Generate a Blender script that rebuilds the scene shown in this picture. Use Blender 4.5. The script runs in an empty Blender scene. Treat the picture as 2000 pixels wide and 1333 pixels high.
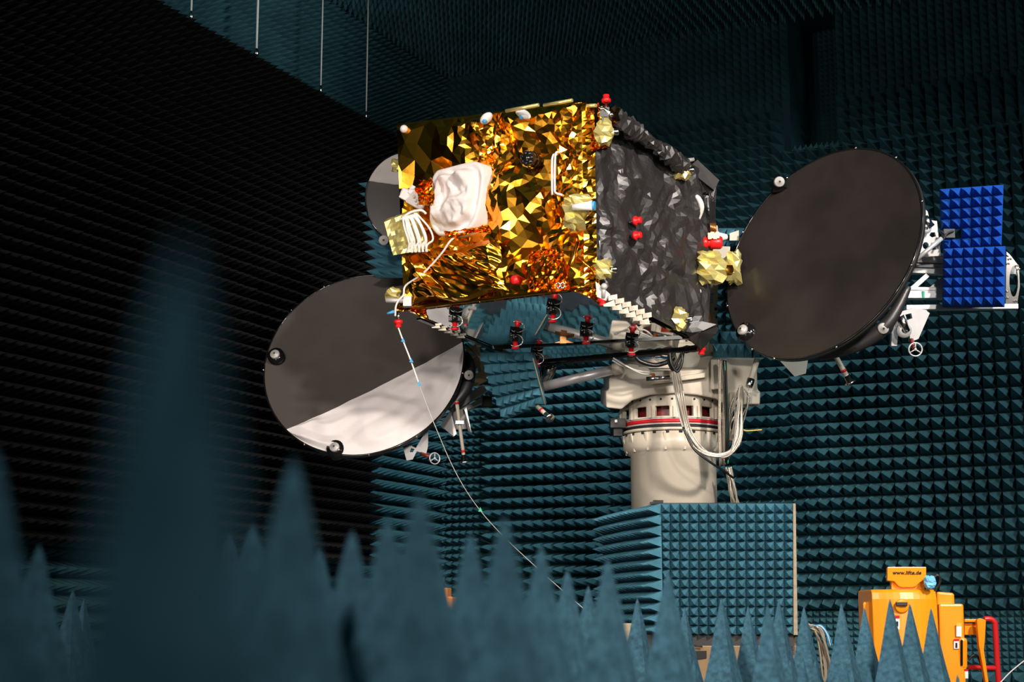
import bpy, bmesh, math, random
from mathutils import Vector, Matrix, noise

rnd = random.Random(7)
SC = bpy.context.scene
COL = SC.collection

# ------------------------------------------------------------------ camera maths
F, CX, CY, HOR = 3000.0, 1000.0, 666.5, 1215.0
CAM = Vector((0, 0, 1.5))
PITCH = math.atan((HOR - CY) / F)
RX = Vector((1, 0, 0))
FW = Vector((0, math.cos(PITCH), math.sin(PITCH)))
UPV = Vector((0, -math.sin(PITCH), math.cos(PITCH)))
ZZ = Vector((0, 0, 1))


def P(px, py, d):
    return CAM + d * (RX * ((px - CX) / F) + UPV * ((CY - py) / F) + FW)


def ray(px, py):
    return (RX * ((px - CX) / F) + UPV * ((CY - py) / F) + FW)


def proj(v):
    q = v - CAM
    d = q.dot(FW)
    return CX + F * q.dot(RX) / d, CY - F * q.dot(UPV) / d, d


def hit(px, py, o, n):
    r = ray(px, py)
    return CAM + r * ((o - CAM).dot(n) / r.dot(n))


# ------------------------------------------------------------------ materials
def mat(name, col, rough=0.6, metal=0.0, var=0.0, vscale=6.0, bump=0.0, bscale=40.0, spec=None, coat=0.0, trans=0.0, vtype='noise', sheen=0.0):
    m = bpy.data.materials.new(name)
    m.use_nodes = True
    nt = m.node_tree
    b = nt.nodes['Principled BSDF']
    b.inputs['Base Color'].default_value = (*col, 1)
    b.inputs['Roughness'].default_value = rough
    b.inputs['Metallic'].default_value = metal
    if spec is not None:
        b.inputs['Specular IOR Level'].default_value = spec
    if coat:
        b.inputs['Coat Weight'].default_value = coat
        b.inputs['Coat Roughness'].default_value = 0.1
    if trans:
        b.inputs['Transmission Weight'].default_value = trans
    tc = nt.nodes.new('ShaderNodeTexCoord')
    if var:
        nz = nt.nodes.new('ShaderNodeTexNoise')
        nz.inputs['Scale'].default_value = vscale
        nz.inputs['Detail'].default_value = 5
        nt.links.new(tc.outputs['Object'], nz.inputs['Vector'])
        mr = nt.nodes.new('ShaderNodeMapRange')
        mr.inputs[1].default_value = 0.3
        mr.inputs[2].default_value = 0.7
        mr.inputs[3].default_value = 1 - var
        mr.inputs[4].default_value = 1 + var
        nt.links.new(nz.outputs[0], mr.inputs[0])
        mx = nt.nodes.new('ShaderNodeMix')
        mx.data_type = 'RGBA'
        mx.blend_type = 'MULTIPLY'
        mx.inputs[0].default_value = 1
        mx.inputs[6].default_value = (*col, 1)
        nt.links.new(mr.outputs[0], mx.inputs[7])
        nt.links.new(mx.outputs[2], b.inputs['Base Color'])
    if bump:
        if vtype == 'voronoi':
            n2 = nt.nodes.new('ShaderNodeTexVoronoi')
            n2.inputs['Scale'].default_value = bscale
            out = n2.outputs['Distance']
        else:
            n2 = nt.nodes.new('ShaderNodeTexNoise')
            n2.inputs['Scale'].default_value = bscale
            n2.inputs['Detail'].default_value = 4
            out = n2.outputs[0]
        nt.links.new(tc.outputs['Object'], n2.inputs['Vector'])
        bp = nt.nodes.new('ShaderNodeBump')
        bp.inputs['Strength'].default_value = bump
        bp.inputs['Distance'].default_value = 0.02
        nt.links.new(out, bp.inputs['Height'])
        nt.links.new(bp.outputs[0], b.inputs['Normal'])
    return m


M = {}
M['foam_wall'] = mat('teal_foam_wall', (0.046, 0.135, 0.160), 0.9, var=0.22, vscale=2.0, spec=0.15)
M['foam_panel'] = mat('teal_foam_panel', (0.050, 0.160, 0.215), 0.9, var=0.2, vscale=5.0, spec=0.15)
M['foam_floor'] = mat('blue_grey_foam', (0.115, 0.28, 0.38), 0.95, var=0.35, vscale=35.0, bump=0.25, bscale=120, spec=0.1)
M['foam_blue'] = mat('royal_blue_foam', (0.005, 0.055, 0.30), 0.85, var=0.12, vscale=12, spec=0.15)
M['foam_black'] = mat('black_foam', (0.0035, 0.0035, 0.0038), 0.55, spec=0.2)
M['gold'] = mat('gold_foil', (1.0, 0.46, 0.038), 0.17, 1.0, bump=0.06, bscale=7)
M['gold2'] = mat('orange_foil', (1.0, 0.38, 0.03), 0.16, 1.0, bump=0.12, bscale=12)
M['yellow_foil'] = mat('pale_yellow_foil', (0.86, 0.74, 0.27), 0.28, 0.65, bump=0.15, bscale=14)
M['black_foil'] = mat('black_foil', (0.022, 0.020, 0.020), 0.44, 0.0, bump=0.12, bscale=9, spec=0.9)
M['black_gloss'] = mat('black_gloss', (0.008, 0.008, 0.008), 0.12, spec=0.6)
M['black_matte'] = mat('black_matte', (0.012, 0.012, 0.012), 0.6)
M['silver_foil'] = mat('silver_foil', (0.55, 0.54, 0.55), 0.35, 0.4, bump=0.1, bscale=15)
M['mirror'] = mat('mirror_tiles', (0.80, 0.83, 0.83), 0.03, 1.0, bump=0.012, bscale=5)
M['white_cloth'] = mat('white_cloth', (0.68, 0.62, 0.60), 0.75, var=0.05, bump=0.12, bscale=30)
M['membrane'] = mat('white_membrane', (0.70, 0.645, 0.635), 0.62, var=0.03, vscale=3)
M['white'] = mat('white_plastic', (0.80, 0.78, 0.75), 0.4)
M['cord_white'] = mat('white_cord', (0.78, 0.74, 0.68), 0.6)
M['carbon'] = mat('dark_carbon', (0.056, 0.046, 0.039), 0.55, var=0.12, vscale=2.5, spec=0.4)
M['carbon_shaded'] = mat('shaded_carbon', (0.021, 0.017, 0.0155), 0.42, var=0.35, vscale=1.3, spec=0.4)  # same dish carbon, darkened in colour for the weaker light on it
M['alu'] = mat('aluminium', (0.56, 0.54, 0.53), 0.34, 0.45, var=0.08, vscale=8)
M['alu_matte'] = mat('aluminium_matte', (0.50, 0.48, 0.45), 0.5, 0.25)
M['sheet_grey'] = mat('grey_sheet', (0.30, 0.275, 0.265), 0.55)
M['steel'] = mat('bright_steel', (0.75, 0.73, 0.70), 0.18, 1.0)
M['cream'] = mat('cream_paint', (0.62, 0.55, 0.44), 0.38, var=0.06, vscale=3)
M['tan'] = mat('tan_frame', (0.75, 0.58, 0.33), 0.5)
M['wood'] = mat('pale_wood', (0.34, 0.27, 0.18), 0.6, var=0.15, vscale=20)
M['brown'] = mat('brown_cabinet', (0.24, 0.155, 0.075), 0.5, var=0.1)
M['red'] = mat('red_cap', (0.75, 0.012, 0.015), 0.35)
M['red_paint'] = mat('red_paint', (0.55, 0.015, 0.02), 0.35)
M['darkred'] = mat('dark_red', (0.16, 0.015, 0.01), 0.4)
M['lift'] = mat('yellow_orange_paint', (0.88, 0.29, 0.006), 0.35, coat=0.3)
M['copper'] = mat('copper', (0.55, 0.24, 0.08), 0.3, 0.9)
M['bluetape'] = mat('blue_tape', (0.05, 0.32, 0.62), 0.5)
M['glove'] = mat('light_blue_glove', (0.16, 0.50, 0.75), 0.5)
M['green'] = mat('green_tape', (0.02, 0.45, 0.22), 0.5)
M['cable_silver'] = mat('silver_cable', (0.60, 0.54, 0.44), 0.3, 0.55, bump=0.3, bscale=60)
M['cable_black'] = mat('black_cable', (0.012, 0.012, 0.012), 0.35)
M['cable_yellow'] = mat('yellow_cable', (0.75, 0.45, 0.05), 0.5)
M['orange'] = mat('orange_cap', (0.9, 0.18, 0.02), 0.4)
M['string'] = mat('pale_string', (0.80, 0.78, 0.74), 0.6)
M['floor'] = mat('dark_floor', (0.05, 0.055, 0.06), 0.7, var=0.2)
M['sticker'] = mat('white_sticker', (0.85, 0.84, 0.80), 0.5)
M['ink'] = mat('black_ink', (0.01, 0.01, 0.012), 0.5)


# ------------------------------------------------------------------ mesh builder
class MB:
    def __init__(self):
        self.v = []
        self.f = []
        self.s = []

    def add(self, pts, faces, smooth=False):
        b = len(self.v)
        self.v.extend(Vector(p) for p in pts)
        for f in faces:
            self.f.append(tuple(b + i for i in f))
            self.s.append(smooth)
        return self

    def poly(self, pts):
        return self.add(pts, [tuple(range(len(pts)))])

    def hexa(self, q, t):
        """q, t: four bottom and four top points"""
        return self.add(list(q) + list(t), [(3, 2, 1, 0), (4, 5, 6, 7), (0, 1, 5, 4), (1, 2, 6, 5), (2, 3, 7, 6), (3, 0, 4, 7)])

    def box(self, c, hx, hy, hz, ax=RX, ay=Vector((0, 1, 0)), az=ZZ):
        ax, ay, az = ax * hx, ay * hy, az * hz
        q = [c - ax - ay - az, c + ax - ay - az, c + ax + ay - az, c - ax + ay - az]
        return self.hexa(q, [p + az * 2 for p in q])

    def prism(self, pts, ext):
        n = len(pts)
        a = [Vector(p) for p in pts]
        fs = [tuple(range(n)), tuple(range(2 * n - 1, n - 1, -1))]
        for i in range(n):
            j = (i + 1) % n
            fs.append((i, i + n, j + n, j))
        return self.add(a + [p + ext for p in a], fs)

    def tube(self, pts, r, n=8, cap=True):
        pts = [Vector(p) for p in pts]
        k = len(pts)
        rs = r if isinstance(r, (list, tuple)) else [r] * k
        t0 = (pts[1] - pts[0]).normalized()
        ref = Vector((0, 0, 1)) if abs(t0.z) < 0.9 else Vector((1, 0, 0))
        u = t0.cross(ref).normalized()
        vs = []
        for i, p in enumerate(pts):
            a = pts[max(i - 1, 0)]
            b = pts[min(i + 1, k - 1)]
            t = (b - a).normalized()
            u = (u - t * u.dot(t)).normalized()
            w = t.cross(u)
            for j in range(n):
                an = 2 * math.pi * j / n
                vs.append(p + (u * math.cos(an) + w * math.sin(an)) * rs[i])
        fs = []
        for i in range(k - 1):
            for j in range(n):
                j2 = (j + 1) % n
                fs.append((i * n + j, i * n + j2, (i + 1) * n + j2, (i + 1) * n + j))
        self.add(vs, fs, True)
        if cap:
            self.add(vs[:n], [tuple(range(n - 1, -1, -1))])
            self.add(vs[-n:], [tuple(range(n))])
        return self

    def lathe(self, c, axis, prof, n=32, a0=0.0, a1=2 * math.pi):
        axis = axis.normalized()
        ref = Vector((0, 0, 1)) if abs(axis.z) < 0.9 else Vector((1, 0, 0))
        u = axis.cross(ref).normalized()
        w = axis.cross(u)
        full = abs(a1 - a0 - 2 * math.pi) < 1e-6
        m = n if full else n + 1
        vs = []
        for r, h in prof:
            for j in range(m):
                an = a0 + (a1 - a0) * j / n
                vs.append(c + axis * h + (u * math.cos(an) + w * math.sin(an)) * r)
        for i in range(len(prof) - 1):
            for j in range(n):
                j2 = (j + 1) % m
                fs = (i * m + j, i * m + j2, (i + 1) * m + j2, (i + 1) * m + j)
                b = len(self.v)
                self.add([vs[q] for q in fs], [(0, 1, 2, 3)], True)
        return self

    def ball(self, c, r, n=12, m=8, sx=RX, sy=Vector((0, 1, 0)), sz=ZZ, k=(1, 1, 1)):
        vs = []
        for i in range(m + 1):
            th = math.pi * i / m
            for j in range(n):
                ph = 2 * math.pi * j / n
                vs.append(c + r * (sx * (k[0] * math.sin(th) * math.cos(ph)) + sy * (k[1] * math.sin(th) * math.sin(ph)) + sz * (k[2] * math.cos(th))))
        fs = []
        for i in range(m):
            for j in range(n):
                j2 = (j + 1) % n
                fs.append((i * n + j, (i + 1) * n + j, (i + 1) * n + j2, i * n + j2))
        return self.add(vs, fs, True)

    def crumpled(self, c, ex, ey, ez, seed, amp=0.28, n=10, m=8):
        """crinkled foil lump with flat facets; ex, ey, ez are half-axis vectors"""
        r = random.Random(seed)
        vs = []
        for i in range(m + 1):
            th = math.pi * i / m
            for j in range(n):
                ph = 2 * math.pi * (j + 0.5 * (i % 2)) / n
                k = 1 + (r.random() - 0.5) * 2 * amp
                if i in (0, m):
                    k = 1
                x, y, z = math.sin(th) * math.cos(ph), math.sin(th) * math.sin(ph), math.cos(th)
                q = (abs(x) ** 4 + abs(y) ** 4 + abs(z) ** 4) ** 0.25
                k *= 0.9 / q
                vs.append(c + ex * (x * k) + ey * (y * k) + ez * (z * k))
        fs = []
        for i in range(m):
            for j in range(n):
                j2 = (j + 1) % n
                fs.append((i * n + j, (i + 1) * n + j, (i + 1) * n + j2))
                fs.append((i * n + j, (i + 1) * n + j2, i * n + j2))
        return self.add(vs, fs)

    def pyr(self, a, b, c, d, tip):
        return self.add([a, b, c, d, tip], [(0, 1, 4), (1, 2, 4), (2, 3, 4), (3, 0, 4)])

    def field(self, o, eu, ev, n, nu, nv, h, skip=None, jit=0.06):
        for i in range(nu):
            for j in range(nv):
                if skip and skip(i, j):
                    continue
                a = o + eu * i + ev * j
                k = 1 + (rnd.random() - 0.5) * 0.08
                t = a + eu * (0.5 + (rnd.random() - 0.5) * jit) + ev * (0.5 + (rnd.random() - 0.5) * jit) + n * (h * k)
                self.pyr(a, a + eu, a + eu + ev, a + ev, t)
        return self

    def qfield(self, A, B, C, D, nu, nv, n, h, skip=None, jit=0.06):
        """pyramids over a four-point patch A (u0v0) B (u1v0) C (u1v1) D (u0v1)"""
        def S(u, v):
            return A * ((1 - u) * (1 - v)) + B * (u * (1 - v)) + C * (u * v) + D * ((1 - u) * v)
        for i in range(nu):
            for j in range(nv):
                if skip and skip(i, j):
                    continue
                u0, u1, v0, v1 = i / nu, (i + 1) / nu, j / nv, (j + 1) / nv
                t = S((u0 + u1) / 2 + (rnd.random() - .5) * jit / nu, (v0 + v1) / 2 + (rnd.random() - .5) * jit / nv) + n * h
                self.pyr(S(u0, v0), S(u1, v0), S(u1, v1), S(u0, v1), t)
        return self

    def build(self, name, m, parent=None, bevel=0.0, origin=None, fix=True):
        if parent is not None:
            o0 = parent.matrix_world.translation if parent.parent is None else ABS[parent.name]
        else:
            if origin is None:
                lo = Vector((min(v[i] for v in self.v) for i in range(3)))
                hi = Vector((max(v[i] for v in self.v) for i in range(3)))
                origin = Vector(((lo.x + hi.x) / 2, (lo.y + hi.y) / 2, lo.z))
            o0 = origin
        me = bpy.data.meshes.new(name)
        me.from_pydata([tuple(v - o0) for v in self.v], [], self.f)
        me.polygons.foreach_set('use_smooth', self.s)
        if fix:
            bm = bmesh.new()
            bm.from_mesh(me)
            bmesh.ops.remove_doubles(bm, verts=bm.verts, dist=1e-5)
            bmesh.ops.recalc_face_normals(bm, faces=bm.faces)
            bm.to_mesh(me)
            bm.free()
        me.materials.append(m if not isinstance(m, str) else M[m])
        ob = bpy.data.objects.new(name, me)
        COL.objects.link(ob)
        if parent is not None:
            ob.parent = parent
        else:
            ob.location = o0
        ABS[ob.name] = o0.copy()
        if bevel:
            md = ob.modifiers.new('edge', 'BEVEL')
            md.width = bevel
            md.segments = 2
            md.limit_method = 'ANGLE'
        bpy.context.view_layer.update()
        return ob


ABS = {}


def tag(o, label, cat, group=None, kind=None):
    if label:
        o['label'] = label
    if cat:
        o['category'] = cat
    if group:
        o['group'] = group
    if kind:
        o['kind'] = kind
    return o


def thing(name, loc, label, cat, group=None):
    o = bpy.data.objects.new(name, None)
    o.empty_display_size = 0.1
    COL.objects.link(o)
    o.location = loc
    bpy.context.view_layer.update()
    ABS[o.name] = Vector(loc)
    return tag(o, label, cat, group)


def plab(o, label):
    o['label'] = label
    return o


def spline(pts, k=6):
    """Catmull-Rom through world points"""
    out = []
    n = len(pts)
    for i in range(n - 1):
        p0, p1, p2, p3 = pts[max(i - 1, 0)], pts[i], pts[i + 1], pts[min(i + 2, n - 1)]
        for j in range(k):
            t = j / k
            out.append(0.5 * ((2 * p1) + (p2 - p0) * t + (2 * p0 - 5 * p1 + 4 * p2 - p3) * t * t + (3 * p1 - p0 - 3 * p2 + p3) * t ** 3))
    out.append(pts[-1])
    return out


def pix(*a):
    """(px, py, depth) triples to world points"""
    return [P(*q) for q in a]


def tri(x):
    x = x - math.floor(x)
    return 4 * abs(x - 0.5) - 1


# ================================================================== THE ROOM
KD = 27.0
K0 = P(850, HOR, KD)
K0.z = 0
BW = Vector((0.903, -0.43, 0)).normalized()         # along the back wall, to the right
LWD = Vector((-0.43, -0.903, 0)).normalized()       # along the left wall, towards the camera
BN = Vector((-0.43, -0.903, 0)).normalized()        # back wall normal
LN = Vector((0.903, -0.43, 0)).normalized()         # left wall normal
CEIL = CAM.z + 10.25


def wall_uv(px, py, back=True):
    n = BN if back else LN
    q = hit(px, py, K0, n)
    return (q - K0).dot(BW if back else LWD), q.z


def bu(px, py=800):
    return wall_uv(px, py)[0]


def bz(px, py):
    return wall_uv(px, py)[1]


def lay(mb, o, eu, n, u0, u1, z0, z1, p, h):
    nu = max(1, round((u1 - u0) / p))
    nv = max(1, round((z1 - z0) / p))
    mb.field(o + eu * u0 + ZZ * z0, eu * ((u1 - u0) / nu), ZZ * ((z1 - z0) / nv), n, nu, nv, h)


zsm = bz(1800, 175)          # small pyramids above, large below
zlow = bz(1850, 1193)        # small ones again below this
uend = 12.5
mb = MB()
uA = bu(960)
u_r0, u_r1 = bu(1541, 150), bu(1635, 150)
zrec = bz(1590, 290)
lay(mb, K0, BW, BN, 0, uA, 0, zsm, 0.135, 0.30)
lay(mb, K0, BW, BN, uA, bu(1195), zlow, zsm, 0.195, 0.60)
lay(mb, K0 - BN * 0.12, BW, BN, bu(1195), bu(1545), zlow, zsm, 0.195, 0.60)
lay(mb, K0 - BN * 0.12, BW, BN, bu(1545), uend, zlow, min(zsm, zrec), 0.2, 0.60)
lay(mb, K0, BW, BN, u_r1, uend, min(zsm, zrec), zsm, 0.2, 0.60)
lay(mb, K0, BW, BN, uA, uend, zlow - 0.9, zlow, 0.105, 0.16)
lay(mb, K0, BW, BN, uA, uend, 0, zlow - 0.9, 0.2, 0.45)
lay(mb, K0, BW, BN, 0, u_r0, zsm, CEIL, 0.135, 0.26)
lay(mb, K0, BW, BN, u_r1, uend, zsm, CEIL, 0.135, 0.26)
lay(mb, K0, BW, BN, uend, 27, 0, CEIL, 0.5, 0.6)
# dark recess high in the wall: back, jambs and ledge
lay(mb, K0 - BN * 1.3, BW, BN, u_r0, u_r1 + 0.3, zrec, CEIL, 0.09, 0.12)
for u in (u_r0, u_r1):
    a = K0 + BW * u
    mb.poly([a + ZZ * zrec, a + ZZ * CEIL, a - BN * 1.3 + ZZ * CEIL, a - BN * 1.3 + ZZ * zrec])
a = K0 + BW * u_r0 + ZZ * zrec - BN * 1.3
mb.field(a, BW * ((u_r1 - u_r0) / 9), BN * (1.3 / 8), ZZ, 9, 8, 0.12)
wall_back = mb.build('wall_back', 'foam_wall', fix=False)
tag(wall_back, None, None, kind='structure')

mb = MB()
lay(mb, K0, LWD, LN, 0, 16.0, 8.9, CEIL, 0.15, 0.30)
lay(mb, K0, LWD, LN, 0, 16.0, 0, 8.9, 0.2, 0.42)
lay(mb, K0, LWD, LN, 16, 38.0, 0, CEIL, 0.6, 0.6)
tag(mb.build('wall_left', 'foam_wall', fix=False), None, None, kind='structure')

mb = MB()
mb.field(K0 + ZZ * CEIL, BW * 0.16, LWD * 0.16, -ZZ, 66, 70, 0.34)
mb.poly([K0 + ZZ * (CEIL + .2) - BW * 2 - BN * 2, K0 + ZZ * (CEIL + .2) + BW * 28 - BN * 2, K0 + ZZ * (CEIL + .2) + BW * 28 + LWD * 40, K0 + ZZ * (CEIL + .2) - BW * 2 + LWD * 40])
tag(mb.build('ceiling', 'foam_wall', fix=False), None, None, kind='structure')

# floor: low where the lift and mast stand, a raised deck under the foreground foam
DECK = CAM.z + 0.13 - 0.70
mb = MB()
q = [K0 - BW * 3 - BN * 3, K0 + BW * 28 - BN * 3, K0 + BW * 28 + LWD * 40, K0 - BW * 3 + LWD * 40]
mb.poly(q)
mb.hexa([Vector((-5, -3, 0.001)), Vector((9, -3, 0.001)), Vector((9, 12.3, 0.001)), Vector((-5, 12.3, 0.001))],
        [Vector((-5, -3, DECK)), Vector((9, -3, DECK)), Vector((9, 12.3, DECK)), Vector((-5, 12.3, DECK))])
tag(mb.build('floor', 'floor', fix=False), None, None, kind='structure')

# plain foam walls behind and to the right of the camera
mb = MB()
a = K0 + LWD * 38
mb.field(a - BW * 3, BW * 0.6, ZZ * 0.6, -BN, 50, 20, 0.6)
tag(mb.build('wall_front', 'foam_wall', fix=False), None, None, kind='structure')
mb = MB()
a = K0 + BW * 27
mb.field(a, LWD * 0.6, ZZ * 0.6, -LN, 64, 20, 0.6)
tag(mb.build('wall_right', 'foam_wall', fix=False), None, None, kind='structure')
mb = MB()

# black slab of pyramids set in front of the left wall
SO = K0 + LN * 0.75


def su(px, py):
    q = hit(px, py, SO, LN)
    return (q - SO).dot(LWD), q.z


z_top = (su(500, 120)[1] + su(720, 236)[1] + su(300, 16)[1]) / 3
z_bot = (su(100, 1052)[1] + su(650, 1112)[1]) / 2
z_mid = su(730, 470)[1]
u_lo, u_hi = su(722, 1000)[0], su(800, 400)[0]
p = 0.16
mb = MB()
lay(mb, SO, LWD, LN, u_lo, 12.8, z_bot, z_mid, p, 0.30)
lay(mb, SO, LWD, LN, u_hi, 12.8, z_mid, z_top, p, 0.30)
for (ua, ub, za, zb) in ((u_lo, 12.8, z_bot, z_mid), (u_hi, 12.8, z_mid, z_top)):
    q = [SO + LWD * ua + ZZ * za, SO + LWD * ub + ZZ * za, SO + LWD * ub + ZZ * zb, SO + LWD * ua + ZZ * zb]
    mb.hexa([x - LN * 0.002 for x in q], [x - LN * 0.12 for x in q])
tag(mb.build('black_pyramid_slab', 'foam_black', fix=False), 'huge black slab of foam pyramids along the left wall', 'screen')

wire_names = ['short visible pale wire nearest the top left corner, with a small bright end fitting',
              'brightest and thickest pale wire, second of the four from the left',
              'thin pale wire reaching down to the black slab, third of the four from the left',
              'faint long pale wire ending left of the gold satellite corner']
for (px, py), lab in zip(((370, 50), (498, 118), (624, 187), (713, 232)), wire_names):
    u = su(px, py)[0]
    base = SO + LWD * u + LN * 0.02
    q = Vector((base.x, base.y, z_top + 0.10))
    t = thing('suspension_wire', q, lab, 'wire', 'wires above the black slab')
    r = {498: 0.017, 370: 0.013}.get(px, 0.011)
    MB().tube([q, Vector((q.x, q.y, CEIL))], r, 6).build('wire', 'string', t)
    m2 = MB().lathe(q, ZZ, [(0, -0.05), (r * 2.2, -0.03), (r * 2.2, 0.05), (r, 0.08)], 10)
    m2.ball(q - ZZ * 0.08, r * 2.0, 8, 6)
    m2.tube([q - ZZ * 0.09, q], r * 0.6, 6)
    m2.build('end_fitting', 'steel', t)

# ================================================================== SATELLITE
Nb, Lb, Rb, Fb = P(1152, 563, 15.6), P(800, 606, 16.9), P(1372, 676, 17.2), P(1040, 708, 18.4)
Nt, Lt, Rt = P(1146, 205, 15.95), P(786, 249, 17.2), P(1392, 352, 17.5)
Ft = Lt + (Rt - Nt)


class Face:
    def __init__(self, a, b, c, d):       # u0v0 u1v0 u1v1 u0v1
        self.q = (a, b, c, d)
        n = (b - a).cross(d - a).normalized()
        if n.dot(CAM - a) < 0:
            n = -n
        self.n = n

    def S(self, u, v, o=0.0):
        a, b, c, d = self.q
        return a * ((1 - u) * (1 - v)) + b * (u * (1 - v)) + c * (u * v) + d * ((1 - u) * v) + self.n * o

    def uv(self, px, py):
        u = v = 0.5
        for _ in range(12):
            x, y, _d = proj(self.S(u, v))
            e = 1e-4
            xu, yu, _d = proj(self.S(u + e, v))
            xv, yv, _d = proj(self.S(u, v + e))
            a, b, c, d = (xu - x) / e, (xv - x) / e, (yu - y) / e, (yv - y) / e
            det = a * d - b * c
            rx, ry = px - x, py - y
            u += (d * rx - b * ry) / det
            v += (-c * rx + a * ry) / det
        return u, v

    def at(self, px, py, o=0.0):
        return self.S(*self.uv(px, py), o)


GF = Face(Lb, Nb, Nt, Lt)
BF = Face(Nb, Rb, Rt, Nt)
MF = Face(Lb, Nb, Rb, Fb)
gu = (Nb - Lb).normalized()
gv = (Lt - Lb).normalized()
bu_ = (Rb - Nb).normalized()
center = (Nb + Fb) / 2
sat = thing('satellite', center, 'box-shaped satellite wrapped in crumpled gold and black foil on the cream mast', 'satellite')


def ss(a, b, x):
    t = min(1, max(0, (x - a) / (b - a)))
    return t * t * (3 - 2 * t)


WAVES = []
wr = random.Random(11)
for lam, amp, cnt in ((0.80, 0.055, 3), (0.42, 0.032, 3), (0.20, 0.011, 3), (0.10, 0.0035, 2)):
    for _ in range(cnt):
        an = wr.random() * math.pi
        WAVES.append((math.cos(an) / lam, math.sin(an) / lam, wr.random(), amp, lam))


def crumple(x, y, big=1.0, small=1.0, seed=0.0, warp=0.12):
    w1 = noise.noise(Vector((x * 2.0 + seed, y * 2.0, seed))) * warp
    w2 = noise.noise(Vector((x * 2.0, y * 2.0 + seed, 7.7))) * warp
    x, y = x + w1, y + w2
    h = 0
    for kx, ky, ph, a, lam in WAVES:
        h += a * tri(kx * x + ky * y + ph) * (big if lam > 0.3 else small)
    return h


GW, GH = (Nb - Lb).length, (Nt - Nb).length


def fold(x, y, ang, lam, amp, seed):
    c, s = math.cos(ang), math.sin(ang)
    q = x * -s + y * c
    t = x * c + y * s
    q += noise.noise(Vector((q * 1.5 + seed, t * 0.8, seed))) * lam * 1.3
    k = 0.5 + noise.noise(Vector((q / lam * 0.7, t * 1.2 + seed, 4.0)))
    return amp * tri(q / lam) * max(0.0, k + .3)


def zones(u, v):
    q1 = ss(0.50, 0.38, u) * ss(0.70, 0.78, v)           # smooth drape, upper left
    q2 = ss(0.66, 0.54, u) * ss(0.34, 0.26, v)           # long sweeping folds, lower left
    q3 = ss(0.26, 0.18, u) * ss(0.58, 0.66, v)           # dark flat strip under the drape
    q4 = ss(0.52, 0.56, u) * ss(0.80, 0.72, u) * ss(0.12, .2, v) * ss(.62, .5, v)   # big flat facets in the middle
    return q1, q2, q3, q4


def gold_h(u, v):
    x, y = u * GW, v * GH
    q1, q2, q3, q4 = zones(u, v)
    calm = max(q1, q2, q3)
    h = crumple(x, y, 1.0 - 0.75 * max(q1, q3) - .45 * q2, 1.0 - 0.9 * max(calm, q4 * .7), warp=.2)
    h += q1 * fold(x, y, math.radians(87), 0.17, 0.016, 2)
    h += q2 * fold(x, y, math.radians(108 + 34 * u), 0.30, 0.075, 5)
    mid = ss(0.37, 0.46, u) * ss(0.66, 0.56, u) * ss(.9, .8, v)
    h += mid * fold(x, y, math.radians(80), 0.11, 0.030, 12)
    right = ss(0.74, 0.82, u)
    h += right * (fold(x, y, math.radians(78), 0.12, 0.024, 8) + fold(x, y, math.radians(25), 0.16, 0.015, 9))
    h -= 0.05 * ss(0.40, 0.33, u) * ss(0.86, 0.70, v)
    h += 0.07 * ss(0.25, 0.31, v) * ss(0.42, 0.36, v) * ss(0.7, 0.5, u)
    e = min(u, 1 - u, v, 1 - v)
    return h * ss(0, 0.05, e)


def gold_spacing(u, v):
    q1, q2, q3, q4 = zones(u, v)
    s = 0.046
    s += 0.022 * q4 + 0.022 * q1 + .05 * q3
    if q2 > .4:
        s = 0.028
    k = noise.noise(Vector((u * 3.1, v * 3.1, 5.0)))
    s *= 1 + .8 * k
    if 0.36 < u < 0.50 and v > .3 or u > .86:
        s *= .7
    return max(.022, s)


def foil_sheet(face, W, H, spacing, height, rand, edge, seed):
    """foil made of sharp flat facets: scattered points, triangulated, each set at its own height"""
    import mathutils.geometry as geo
    r = random.Random(seed)
    cell = 0.05
    grid = {}
    pts = []

    def try_(x, y, s):
        gx, gy = int(x / cell), int(y / cell)
        k = int(s / cell) + 1
        for a in range(gx - k, gx + k + 1):
            for b in range(gy - k, gy + k + 1):
                for (px, py, ps) in grid.get((a, b), ()):
                    if (px - x) ** 2 + (py - y) ** 2 < min(s, ps) ** 2:
                        return
        grid.setdefault((gx, gy), []).append((x, y, s))
        pts.append((x, y, s))

    n = 46
    for i in range(n):
        for x, y in ((W * i / n, 0), (W, H * i / n), (W - W * i / n, H), (0, H - H * i / n)):
            pts.append((x, y, .03))
            grid.setdefault((int(x / cell), int(y / cell)), []).append((x, y, .03))
    for _ in range(26000):
        x, y = r.random() * W, r.random() * H
        if min(x, y, W - x, H - y) < .012:
            continue
        try_(x, y, spacing(x / W, y / H))
    vo, eo, fo, *_ = geo.delaunay_2d_cdt([Vector((p[0], p[1])) for p in pts], [], [], 0, 1e-5)
    vs = []
    for v in vo:
        u_, v_ = v.x / W, v.y / H
        s = spacing(u_, v_)
        e = min(u_, 1 - u_, v_, 1 - v_)
        vs.append(face.S(u_, v_, height(u_, v_) + edge + (r.random() - .5) * s * rand(u_, v_) * ss(0, .02, e)))
    return MB().add(vs, [tuple(f) for f in fo])


def face_grid(face, fn, nu, nv, edge=0.0):
    mb = MB()
    vs = [face.S(i / nu, j / nv, fn(i / nu, j / nv) + edge) for j in range(nv + 1) for i in range(nu + 1)]
    fs = []
    for j in range(nv):
        for i in range(nu):
            a = j * (nu + 1) + i
            b, c, d = a + 1, a + nu + 2, a + nu + 1
            fs.append((a, b, c) if (i + j) % 2 else (a, b, d))
            fs.append((a, c, d) if (i + j) % 2 else (b, c, d))
    return mb.add(vs, fs, False)


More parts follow.
